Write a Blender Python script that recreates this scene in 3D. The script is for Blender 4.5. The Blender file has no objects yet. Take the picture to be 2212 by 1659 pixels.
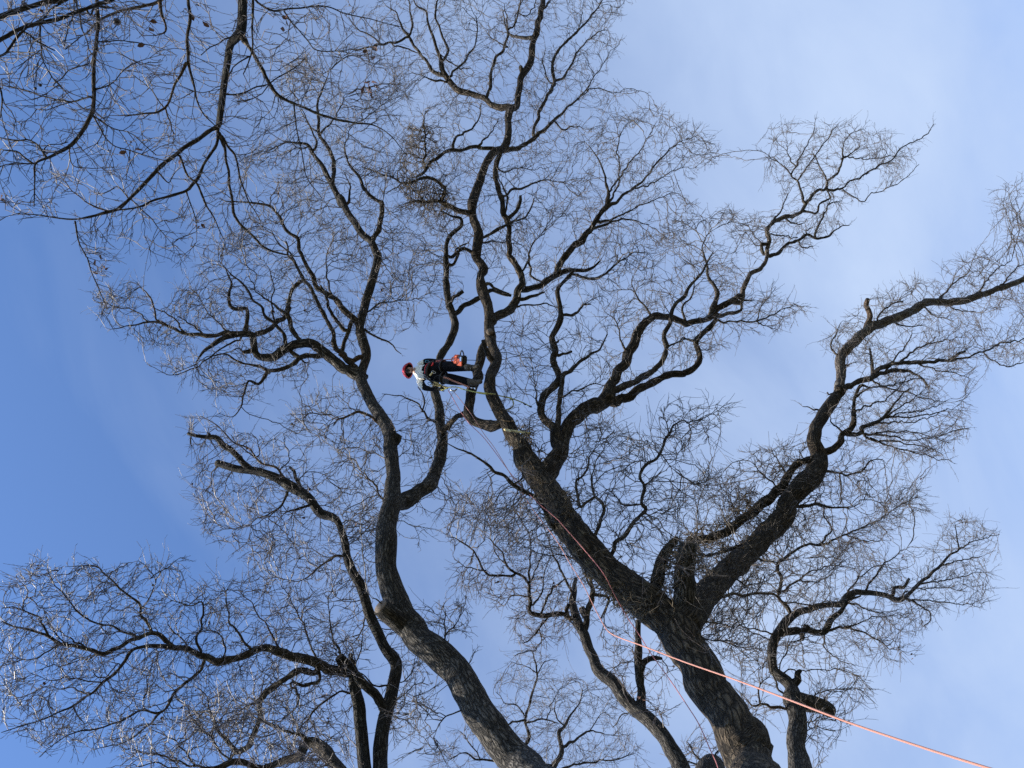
import bpy, bmesh, math, random
import numpy as np
from mathutils import Vector, Matrix

random.seed(11)
RNG = np.random.default_rng(7)
scene = bpy.context.scene
col = scene.collection

# ------------------------------------------------------------------ camera
# The phone looks steeply up; image left leads towards the zenith.
FPX = 1840.0                                   # focal length in units of the 2212-wide frame
CAMPOS = np.array([0.0, 0.0, 1.6])
Zc = np.array([-756.0, 180.0, -FPX]); Zc /= np.linalg.norm(Zc)
Fc = np.array([0.0, 0.0, -1.0])
Yc = Fc - Fc.dot(Zc) * Zc; Yc /= np.linalg.norm(Yc)
Xc = np.cross(Yc, Zc)
ROT = np.array([Xc, Yc, Zc])                   # world from camera

cam_d = bpy.data.cameras.new('camera'); cam = bpy.data.objects.new('camera', cam_d)
col.objects.link(cam); scene.camera = cam
cam_d.sensor_width = 36.0; cam_d.lens = 36.0 * FPX / 2212.0
cam_d.clip_start = 0.05; cam_d.clip_end = 5000
m4 = Matrix([list(ROT[0]) + [0], list(ROT[1]) + [0], list(ROT[2]) + [CAMPOS[2]], [0, 0, 0, 1]])
cam.matrix_world = m4

# ------------------------------------------------------------------ sun and sky
sun_cam = np.array([-0.93, -0.36, -0.10]); sun_cam /= np.linalg.norm(sun_cam)
SUN = ROT @ sun_cam
sun_el = math.asin(SUN[2]); sun_az = math.atan2(SUN[0], SUN[1])
sd = bpy.data.lights.new('sun', 'SUN'); sd.energy = 5.0; sd.angle = math.radians(0.53); sd.color = (1.0, 0.93, 0.82)
so = bpy.data.objects.new('sun', sd); col.objects.link(so)
so.rotation_euler = Vector(SUN).to_track_quat('Z', 'Y').to_euler()

world = bpy.data.worlds.new('World'); scene.world = world; world.use_nodes = True
wn = world.node_tree.nodes; wl = world.node_tree.links; wn.clear()
def WN(t, **k):
    n = wn.new(t)
    for a, b in k.items(): setattr(n, a, b)
    return n
wout = WN('ShaderNodeOutputWorld'); bg = WN('ShaderNodeBackground'); bg.inputs['Strength'].default_value = 0.15
sky = WN('ShaderNodeTexSky', sky_type='NISHITA', sun_disc=False, sun_elevation=sun_el, sun_rotation=sun_az,
         altitude=300.0, air_density=1.0, dust_density=0.0, ozone_density=5.0)
tc = WN('ShaderNodeTexCoord')
def wmath(op, a, b=None, clamp=False):
    n = WN('ShaderNodeMath', operation=op); n.use_clamp = clamp
    for i, v in enumerate((a, b)):
        if v is None: continue
        if isinstance(v, (int, float)): n.inputs[i].default_value = v
        else: wl.new(v, n.inputs[i])
    return n.outputs[0]
# thin high cloud: thicker away from the deep blue side of the sky, streaked by noise
BLUE = ROT @ (np.array([-900.0, -60.0, -FPX]) / np.linalg.norm([900, 60, FPX]))
CLOUD = ROT @ (np.array([0.93, 0.10, 0.0]) / np.linalg.norm([0.93, 0.10, 0]))
dot = WN('ShaderNodeVectorMath', operation='DOT_PRODUCT'); wl.new(tc.outputs['Generated'], dot.inputs[0])
dot.inputs[1].default_value = CLOUD
base = WN('ShaderNodeMapRange', interpolation_type='SMOOTHSTEP'); wl.new(dot.outputs['Value'], base.inputs[0])
base.inputs[1].default_value = -0.72; base.inputs[2].default_value = 0.78; base.inputs[3].default_value = -0.05; base.inputs[4].default_value = 0.92
mp = WN('ShaderNodeMapping', vector_type='TEXTURE'); wl.new(tc.outputs['Generated'], mp.inputs[0])
mp.inputs['Rotation'].default_value = (0.3, 0.2, 0.9); mp.inputs['Scale'].default_value = (0.55, 1.25, 0.8)
n1 = WN('ShaderNodeTexNoise'); wl.new(mp.outputs[0], n1.inputs['Vector'])
n1.inputs['Scale'].default_value = 2.3; n1.inputs['Detail'].default_value = 7; n1.inputs['Roughness'].default_value = 0.55; n1.inputs['Distortion'].default_value = 0.5
n2 = WN('ShaderNodeTexNoise'); wl.new(tc.outputs['Generated'], n2.inputs['Vector'])
n2.inputs['Scale'].default_value = 5.0; n2.inputs['Detail'].default_value = 4; n2.inputs['Roughness'].default_value = 0.45
c1 = wmath('MULTIPLY', wmath('SUBTRACT', n1.outputs[0], 0.5), 2.1)
c2 = wmath('MULTIPLY', wmath('SUBTRACT', n2.outputs[0], 0.5), 0.55)
amp = wmath('ADD', wmath('MULTIPLY', base.outputs[0], 0.50), 0.26)
cl = wmath('ADD', base.outputs[0], wmath('MULTIPLY', wmath('ADD', c1, c2), amp), clamp=True)
hs = WN('ShaderNodeMix', data_type='RGBA', blend_type='MULTIPLY'); hs.inputs[0].default_value = 1.0
wl.new(sky.outputs[0], hs.inputs[6]); hs.inputs[7].default_value = (1.18, 1.12, 1.16, 1)
mx = WN('ShaderNodeMix', data_type='RGBA'); wl.new(cl, mx.inputs[0]); wl.new(hs.outputs[2], mx.inputs[6])
mx.inputs[7].default_value = (2.1, 2.62, 3.6, 1)
wl.new(mx.outputs[2], bg.inputs[0]); wl.new(bg.outputs[0], wout.inputs[0])

vs = scene.view_settings
vs.view_transform = 'Standard'; vs.look = 'None'; vs.gamma = 1.0; vs.exposure = 0.85; vs.use_curve_mapping = False
scene.render.film_transparent = False
scene.cycles.use_denoising = False
scene.cycles.max_bounces = 5

# ------------------------------------------------------------------ helpers
def ray(x, y):
    v = np.array([x - 1106.0, 829.5 - y, -FPX]); v /= np.linalg.norm(v)
    return ROT @ v
def at_z(x, y, z):
    r = ray(x, y); return CAMPOS + r * ((z - CAMPOS[2]) / r[2])
def at_d(x, y, d):
    return CAMPOS + ray(x, y) * d

def tag(o, label=None, cat=None, group=None, kind=None):
    for k, v in (('label', label), ('category', cat), ('group', group), ('kind', kind)):
        if v: o[k] = v
    return o
def empty(name, loc, label, cat, group=None):
    o = bpy.data.objects.new(name, None); col.objects.link(o); o.location = loc; o.empty_display_size = 0.3
    return tag(o, label, cat, group)
def link_mesh(name, verts, faces, mat, parent=None, uv=None, smooth=True):
    """verts Nx3, faces Mx4 (quads) array; world coordinates"""
    me = bpy.data.meshes.new(name)
    verts = np.asarray(verts, dtype=np.float32)
    off = np.zeros(3) if parent is None else np.array(parent_loc(parent))
    v = (verts - off).astype(np.float32)
    faces = np.asarray(faces, dtype=np.int32); n, k = faces.shape
    me.vertices.add(len(v)); me.vertices.foreach_set('co', v.ravel())
    me.loops.add(n * k); me.loops.foreach_set('vertex_index', faces.ravel())
    me.polygons.add(n); me.polygons.foreach_set('loop_start', np.arange(0, n * k, k, dtype=np.int32))
    if smooth: me.polygons.foreach_set('use_smooth', np.ones(n, dtype=bool))
    if uv is not None:
        ul = me.uv_layers.new(name='bark'); ul.data.foreach_set('uv', np.asarray(uv, dtype=np.float32).ravel())
    me.materials.append(mat); me.update(calc_edges=True)
    o = bpy.data.objects.new(name, me); col.objects.link(o)
    if parent is not None: o.parent = parent
    return o
def parent_loc(p):
    l = Vector((0, 0, 0))
    while p is not None: l = l + p.location; p = p.parent
    return l

# ------------------------------------------------------------------ materials
def mat(name):
    m = bpy.data.materials.new(name); m.use_nodes = True
    nt = m.node_tree; b = nt.nodes['Principled BSDF']
    return m, nt, b
def simple(name, c, rough=0.6, metal=0.0, var=0.15, scale=30, bump=0.0, sheen=0):
    m, nt, b = mat(name)
    t = nt.nodes.new('ShaderNodeTexCoord'); n = nt.nodes.new('ShaderNodeTexNoise'); nt.links.new(t.outputs['Object'], n.inputs[0])
    n.inputs['Scale'].default_value = scale; n.inputs['Detail'].default_value = 4
    r = nt.nodes.new('ShaderNodeValToRGB'); nt.links.new(n.outputs[0], r.inputs[0])
    r.color_ramp.elements[0].position = 0.3; r.color_ramp.elements[1].position = 0.7
    r.color_ramp.elements[0].color = (*[x * (1 - var) for x in c], 1); r.color_ramp.elements[1].color = (*[min(1, x * (1 + var)) for x in c], 1)
    nt.links.new(r.outputs[0], b.inputs['Base Color'])
    b.inputs['Roughness'].default_value = rough; b.inputs['Metallic'].default_value = metal
    if bump:
        bp = nt.nodes.new('ShaderNodeBump'); bp.inputs['Distance'].default_value = bump; nt.links.new(n.outputs[0], bp.inputs['Height']); nt.links.new(bp.outputs[0], b.inputs['Normal'])
    return m

def bark(name, dark, ridge, lichen, lich_amt, su=30.0, sv=6.0, bumpd=0.03):
    m, nt, b = mat(name); N = nt.nodes; L = nt.links
    uv = N.new('ShaderNodeUVMap'); uv.uv_map = 'bark'
    geo = N.new('ShaderNodeNewGeometry')
    mpn = N.new('ShaderNodeMapping'); mpn.inputs['Scale'].default_value = (su, sv, 1); L.new(uv.outputs[0], mpn.inputs[0])
    nz = N.new('ShaderNodeTexNoise'); nz.inputs['Scale'].default_value = 1.2; nz.inputs['Detail'].default_value = 3; L.new(mpn.outputs[0], nz.inputs[0])
    vm = N.new('ShaderNodeVectorMath'); vm.operation = 'MULTIPLY_ADD'; L.new(nz.outputs['Color'], vm.inputs[0]); vm.inputs[1].default_value = (1.9, 1.9, 0); L.new(mpn.outputs[0], vm.inputs[2])
    vo = N.new('ShaderNodeTexVoronoi'); vo.feature = 'DISTANCE_TO_EDGE'; vo.inputs['Scale'].default_value = 1.0; L.new(vm.outputs[0], vo.inputs['Vector'])
    r = N.new('ShaderNodeMapRange'); L.new(vo.outputs['Distance'], r.inputs[0]); r.inputs[2].default_value = 0.34
    nb = N.new('ShaderNodeTexNoise'); nb.inputs['Scale'].default_value = 45; nb.inputs['Detail'].default_value = 6; nb.inputs['Roughness'].default_value = 0.65; L.new(geo.outputs['Position'], nb.inputs[0])
    h = N.new('ShaderNodeMath'); h.operation = 'MULTIPLY_ADD'; L.new(nb.outputs[0], h.inputs[0]); h.inputs[1].default_value = 0.55; L.new(r.outputs[0], h.inputs[2])
    bp = N.new('ShaderNodeBump'); bp.inputs['Distance'].default_value = bumpd; bp.inputs['Strength'].default_value = 1.0; L.new(h.outputs[0], bp.inputs['Height'])
    c = N.new('ShaderNodeMix'); c.data_type = 'RGBA'; L.new(r.outputs[0], c.inputs[0]); c.inputs[6].default_value = (*dark, 1); c.inputs[7].default_value = (*ridge, 1)
    n3 = N.new('ShaderNodeTexNoise'); n3.inputs['Scale'].default_value = 5.5; n3.inputs['Detail'].default_value = 7; n3.inputs['Roughness'].default_value = 0.7; L.new(geo.outputs['Position'], n3.inputs[0])
    r3 = N.new('ShaderNodeMapRange'); L.new(n3.outputs[0], r3.inputs[0]); r3.inputs[1].default_value = 0.60 - lich_amt * 0.2; r3.inputs[2].default_value = 0.70 - lich_amt * 0.2; r3.inputs[4].default_value = 0.85
    mu = N.new('ShaderNodeMath'); mu.operation = 'MULTIPLY'; L.new(r3.outputs[0], mu.inputs[0]); L.new(nb.outputs[0], mu.inputs[1])
    mu2 = N.new('ShaderNodeMath'); mu2.operation = 'MULTIPLY'; L.new(mu.outputs[0], mu2.inputs[0]); mu2.inputs[1].default_value = 1.5; mu2.use_clamp = True
    c2 = N.new('ShaderNodeMix'); c2.data_type = 'RGBA'; L.new(mu2.outputs[0], c2.inputs[0]); L.new(c.outputs[2], c2.inputs[6]); c2.inputs[7].default_value = (*lichen, 1)
    L.new(c2.outputs[2], b.inputs['Base Color']); L.new(bp.outputs[0], b.inputs['Normal'])
    b.inputs['Roughness'].default_value = 0.85; b.inputs['Specular IOR Level'].default_value = 0.25
    return m
def twig_mat(name, a, bcol, rough=0.5):
    m, nt, b = mat(name); N = nt.nodes; L = nt.links
    geo = N.new('ShaderNodeNewGeometry')
    n = N.new('ShaderNodeTexNoise'); n.inputs['Scale'].default_value = 1.7; n.inputs['Detail'].default_value = 8; n.inputs['Roughness'].default_value = 0.75; L.new(geo.outputs['Position'], n.inputs[0])
    r = N.new('ShaderNodeValToRGB'); L.new(n.outputs[0], r.inputs[0])
    r.color_ramp.elements[0].position = 0.40; r.color_ramp.elements[1].position = 0.62
    r.color_ramp.elements[0].color = (*a, 1); r.color_ramp.elements[1].color = (*bcol, 1)
    L.new(r.outputs[0], b.inputs['Base Color']); b.inputs['Roughness'].default_value = rough
    b.inputs['Specular IOR Level'].default_value = 0.4
    return m
M_BARK = bark('bark_dark', (0.014, 0.013, 0.012), (0.10, 0.092, 0.08), (0.22, 0.22, 0.18), 0.15)
M_BARK_MOSS = bark('bark_mossy', (0.010, 0.008, 0.006), (0.145, 0.112, 0.078), (0.19, 0.165, 0.10), 0.0, 27, 5.5, 0.035)
M_BARK_GREY = bark('bark_grey', (0.012, 0.011, 0.010), (0.165, 0.148, 0.128), (0.24, 0.235, 0.20), -0.05)
M_BARK_LIMB = bark('bark_limb', (0.014, 0.012, 0.011), (0.15, 0.125, 0.10), (0.24, 0.23, 0.18), 0.2, 48, 16, 0.012)
M_BARK_LIT_PALE = bark('bark_lit_pale', (0.03, 0.025, 0.022), (0.26, 0.215, 0.175), (0.36, 0.33, 0.27), 0.3, 40, 11, 0.014)  # bark paled for the far-right limbs: their sunlight is put into the colour
M_BARK_LIT_TAN = bark('bark_lit_tan', (0.05, 0.035, 0.026), (0.24, 0.17, 0.12), (0.36, 0.33, 0.26), 0.4, 48, 16, 0.012)  # lighter, warmer limb bark: sunshine on the lit branches painted into the colour
M_CUT = simple('cut_wood', (0.17, 0.13, 0.10), 0.8, var=0.25, scale=18)
M_TWIG = twig_mat('twig_bark', (0.042, 0.032, 0.029), (0.135, 0.115, 0.098))
M_TWIG_RED = twig_mat('twig_bark_red', (0.043, 0.031, 0.030), (0.135, 0.112, 0.10), 0.48)
M_LEAF = simple('dead_leaf', (0.13, 0.06, 0.035), 0.6, var=0.4, scale=9)
M_NEST = twig_mat('broom_twig', (0.055, 0.042, 0.028), (0.15, 0.11, 0.06), 0.6)

# ------------------------------------------------------------------ smooth value noise (1D per ring + random)
def smooth_noise(n, scale, rng):
    k = max(3, int(n / max(scale, 1)) + 3)
    c = rng.normal(0, 1, k); x = np.linspace(0, k - 1.001, n); i = x.astype(int); f = x - i; f = f * f * (3 - 2 * f)
    return c[i] * (1 - f) + c[i + 1] * f

def catmull(P, W, step_px):
    P = np.asarray(P, float); out = []; n = len(P)
    if n == 2: ext = np.vstack([2 * P[0] - P[1], P, 2 * P[1] - P[0]])
    else: ext = np.vstack([2 * P[0] - P[1], P, 2 * P[-1] - P[-2]])
    for i in range(n - 1):
        p0, p1, p2, p3 = ext[i:i + 4]
        L = np.linalg.norm((p2 - p1)[:3]); k = max(1, int(math.ceil(L / step_px)))
        for j in range(k):
            t = j / k
            out.append(0.5 * ((2 * p1) + (-p0 + p2) * t + (2 * p0 - 5 * p1 + 4 * p2 - p3) * t * t + (-p0 + 3 * p1 - 3 * p2 + p3) * t ** 3))
    out.append(P[-1]); return np.array(out)

def tube(P, R, sides, lump=0.0, rng=RNG, cap=True):
    """swept tube with parallel-transport frames, lumpy radius, uv in metres"""
    P = np.asarray(P, float); R = np.asarray(R, float); n = len(P)
    T = np.gradient(P, axis=0); T /= (np.linalg.norm(T, axis=1, keepdims=True) + 1e-12)
    a = np.array([0, 0, 1.0]) if abs(T[0][2]) < 0.9 else np.array([1.0, 0, 0])
    A = np.zeros((n, 3)); u = np.cross(T[0], a); u /= np.linalg.norm(u); A[0] = u
    for i in range(1, n):
        u = A[i - 1] - T[i] * A[i - 1].dot(T[i]); A[i] = u / (np.linalg.norm(u) + 1e-12)
    B = np.cross(T, A)
    th = np.linspace(0, 2 * np.pi, sides + 1)[:-1]
    seg = np.concatenate([[0], np.cumsum(np.linalg.norm(np.diff(P, axis=0), axis=1))])
    rr = np.repeat(R[:, None], sides, 1)
    if lump > 0:
        ring_len = max(1e-3, seg[-1] / max(n - 1, 1)); sc = max(1.0, np.mean(R) * 2.2 / ring_len)
        rr *= 1 + lump * 0.55 * smooth_noise(n, sc, rng)[:, None]
        lob = np.zeros((n, sides))
        for k in (1, 2, 3):
            lob += np.cos(k * th[None, :] + smooth_noise(n, sc * 2, rng)[:, None] * 1.5 + rng.uniform(0, 6)) * (smooth_noise(n, sc * 1.3, rng)[:, None] * 0.5)
        rr *= 1 + lump * 0.6 * lob
        rr *= 1 + min(lump * 0.30, 0.030) * rng.normal(0, 1, (n, sides)).clip(-1.6, 1.6) * (1.0 if sides < 40 else 0.8)
        # occasional knots
        for _ in range(int(seg[-1] / max(np.mean(R) * 7, 0.25))):
            i0 = rng.integers(0, n); j0 = rng.uniform(0, 2 * np.pi); s = R[i0] * rng.uniform(0.5, 1.0)
            da = np.abs(((th - j0 + np.pi) % (2 * np.pi)) - np.pi) * R[i0]; dl = seg - seg[i0]
            rr += np.exp(-(dl[:, None] ** 2 + da[None, :] ** 2) / (s * s)) * R[i0] * lump * rng.uniform(0.5, 1.7) * (0.7 if sides > 40 else 1)
    V = P[:, None, :] + rr[:, :, None] * (np.cos(th)[None, :, None] * A[:, None, :] + np.sin(th)[None, :, None] * B[:, None, :])
    V = V.reshape(-1, 3)
    i = np.arange(n - 1)[:, None] * sides; j = np.arange(sides)[None, :]; j2 = (j + 1) % sides
    F = np.stack([i + j, i + j2, i + j2 + sides, i + j + sides], -1).reshape(-1, 4)
    rm = max(np.mean(R), 1e-3)
    uu = np.arange(sides + 1) / sides * 2 * np.pi * rm; off = rng.uniform(0, 50)
    uvq = np.zeros((n - 1, sides, 4, 2))
    uvq[..., 0, 0] = uu[:-1][None]; uvq[..., 1, 0] = uu[1:][None]; uvq[..., 2, 0] = uu[1:][None]; uvq[..., 3, 0] = uu[:-1][None]
    uvq[..., 0, 1] = seg[:-1, None]; uvq[..., 1, 1] = seg[:-1, None]; uvq[..., 2, 1] = seg[1:, None]; uvq[..., 3, 1] = seg[1:, None]
    uvq += off
    uvq = uvq.reshape(-1, 2)
    if cap:
        c0 = len(V); V = np.vstack([V, P[0][None] - T[0] * R[0] * 0.15, P[-1][None] + T[-1] * R[-1] * 0.12])
        b = (n - 1) * sides; ex = []          # sides is always even
        for k in range(0, sides, 2):
            k1 = k + 1; k2 = (k + 2) % sides
            ex.append([c0, k2, k1, k]); ex.append([c0 + 1, b + k, b + k1, b + k2])
        F = np.vstack([F, np.array(ex)]); uvq = np.vstack([uvq, np.tile([[off, off], [off + .05, off], [off + .05, off + .05], [off, off + .05]], (len(ex), 1))])
    return V, F, uvq

# ------------------------------------------------------------------ the trees
# Branch lines are traced in nine enlargements of the photograph (A..I, 3 x 3, origin and scale below); every node
# carries a width and gets its real height above the ground, so each limb stands at its own distance in the open air.
S = 745.5 / 2212.0
ORG = {'A': (0, 0), 'B': (733.3, 0), 'C': (1466.6, 0), 'D': (0, 549.6), 'E': (733.3, 549.6), 'F': (1466.6, 549.6),
       'G': (0, 1099.9), 'H': (733.3, 1099.9), 'I': (1466.6, 1099.9)}
def parse(txt):
    c = 'A'; out = []
    for tok in txt.split():
        if tok in ORG: c = tok; continue
        p = tok.split(','); x, y = float(p[0]), float(p[1]); w = z = None
        for q in p[2:]:
            if q[0] == 'z': z = float(q[1:])
            else: w = float(q) * S
        ox, oy = ORG[c]; out.append([ox + x * S, oy + y * S, w, z])
    return out
def fill(vals, s, default_end=None):
    idx = [i for i, v in enumerate(vals) if v is not None]
    if default_end is not None and idx and idx[-1] != len(vals) - 1: vals[-1] = default_end; idx.append(len(vals) - 1)
    return np.interp(s, [s[i] for i in idx], [vals[i] for i in idx])

class Tree:
    def __init__(self, name, label, cat, barkm, limbm, twigm, seed, group=None):
        self.name = name; self.label = label; self.cat = cat; self.group = group
        self.bm, self.lm, self.tm = barkm, limbm, twigm
        self.wig = 1.0; self.lines = []; self.sk = []            # sk rows: x,y (image), X,Y,Z, r
        self.rng = np.random.default_rng(seed)
    def line(self, txt, kind='branch', slope=None, m=None, ground=False, cut=False, label=None):
        P = parse(txt); xy = np.array([p[:2] for p in P]); s = np.concatenate([[0], np.cumsum(np.linalg.norm(np.diff(xy, axis=0), axis=1))])
        w = fill([p[2] for p in P], s, 3.5 * S if not cut else None) if any(p[2] is not None for p in P) else np.linspace(8 * S, 3 * S, len(P))
        zs = [p[3] for p in P]
        attach = None
        if zs[0] is None:
            sk = np.array(self.sk)
            d = np.hypot(sk[:, 0] - xy[0, 0], sk[:, 1] - xy[0, 1]) - sk[:, 5] * 0.6 * FPX / 14
            attach = int(np.argmin(d)); zs[0] = sk[attach, 4]
        dist0 = (zs[0] - 1.6) / ray(*xy[0])[2]
        if sum(z is not None for z in zs) == 1:
            sl = slope if slope is not None else 0.42 + self.rng.uniform(-0.42, 0.42)
            zz = zs[0] + sl * s / FPX * dist0 * (1 - 0.25 * s / (s[-1] + 1e-6))
        else: zz = fill(zs, s)
        D = np.array([(z - 1.6) / ray(x, y)[2] for (x, y), z in zip(xy, zz)])
        P3 = np.array([CAMPOS + ray(x, y) * d for (x, y), d in zip(xy, D)])
        cs = FPX / np.sqrt(FPX ** 2 + (xy[:, 0] - 1106) ** 2 + (xy[:, 1] - 829.5) ** 2)
        R = w * 0.5 * D / FPX * cs * 0.96
        if attach is not None:                   # begin inside the parent limb
            j = np.array(self.sk)[attach]; par = j[2:5]
            gap = np.linalg.norm(par - P3[0])
            if gap > 0.02:
                P3 = np.vstack([par, P3]); R = np.concatenate([[min(R[0] * 1.25, j[5] * 0.9)], R])
            else: R[0] *= 1.2
        if ground:
            lean = (P3[0] - P3[1]); lean = lean[:2] / max(abs(lean[2]), 0.3)
            ln = np.linalg.norm(lean); h = P3[0][2]
            mv = lean / max(ln, 1e-6) * min(ln * h * 0.35, 2.2)
            pre = []; pr = []
            for t in list(1 - np.array([0, .25, .6, 1.0]) / h) + list(np.arange(h - 1.6, 0.35, -0.6) / h):
                q = 1 + 0.25 * t + 0.6 * math.exp(-(1 - t) * h / 0.35)
                pre.append([P3[0][0] + mv[0] * (1 - (1 - t) ** 1.6), P3[0][1] + mv[1] * (1 - (1 - t) ** 1.6), h * (1 - t) - (0.25 if t == 1 else 0)]); pr.append(R[0] * q)
            P3 = np.vstack([pre, P3]); R = np.concatenate([pr, R]); self.base = (P3[0][0], P3[0][1], 0.0)
        R = np.maximum(R, 0.0035)
        step = 0.03 + min(np.median(R) * 0.55, 0.05)
        C = catmull(np.hstack([P3, R[:, None]]), None, step)
        Pc, Rc = C[:, :3].copy(), np.maximum(C[:, 3], 0.003)
        n = len(Pc)
        # knees and kinks of an old oak
        wig = self.wig * (0.55 if np.median(Rc) > 0.06 else 1.0)
        amp = np.clip(Rc * 0.30, 0.013, 0.022)
        for k in range(3):
            Pc[:, k] += wig * smooth_noise(n, 4, self.rng) * amp * np.minimum(1, np.arange(n) / 4)
            kk = np.linspace(0, max(2, n // 7), n); kc = self.rng.normal(0, 1, max(2, n // 7) + 1)
            Pc[:, k] += wig * np.interp(kk, np.arange(len(kc)), kc) * np.clip(np.minimum(Rc * 0.42, 0.022), 0.010, 0.03) * np.minimum(1, np.arange(n) / 6)
        self.lines.append((kind, Pc, Rc, m, label, cut))
        TG = np.gradient(Pc, axis=0); TG /= np.linalg.norm(TG, axis=1, keepdims=True) + 1e-9
        for i in range(0, n):
            v = ROT.T @ (Pc[i] - CAMPOS)
            if v[2] >= -0.3: continue
            x = 1106 + v[0] / -v[2] * FPX; y = 829.5 - v[1] / -v[2] * FPX
            self.sk.append([x, y, *Pc[i], Rc[i], *TG[i]])
    def build_limbs(self):
        self.root = empty(self.name, self.base, self.label, self.cat, self.group)
        for kind, P, R, m, label, cut in self.lines:
            rm = np.median(R); sides = 48 if rm > 0.10 else 24 if rm > 0.05 else 10 if rm > 0.03 else 8 if rm > 0.015 else 6
            V, F, UV = tube(P, R, sides, lump=0.06 if rm > 0.10 else 0.12 if rm > 0.05 else 0.15, rng=self.rng)
            o = link_mesh(kind, V, F, m or (self.bm if rm > 0.045 else self.lm), self.root, UV)
            if label: o['label'] = label
            if cut:
                T = P[-1] - P[-3]; T /= np.linalg.norm(T)
                c = tube(np.array([P[-1] - T * R[-1] * .1, P[-1] + T * R[-1] * 0.16]), np.array([R[-1] * 0.86, R[-1] * 0.84]), 12)
                link_mesh('cut_face', c[0], c[1], M_CUT, o, None)

def in_poly(x, y, poly):
    poly = np.asarray(poly, float); inside = np.zeros(len(x), bool); j = len(poly) - 1
    for i in range(len(poly)):
        xi, yi = poly[i]; xj, yj = poly[j]
        c = ((yi > y) != (yj > y)) & (x < (xj - xi) * (y - yi) / (yj - yi + 1e-9) + xi)
        inside ^= c; j = i
    return inside

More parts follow.
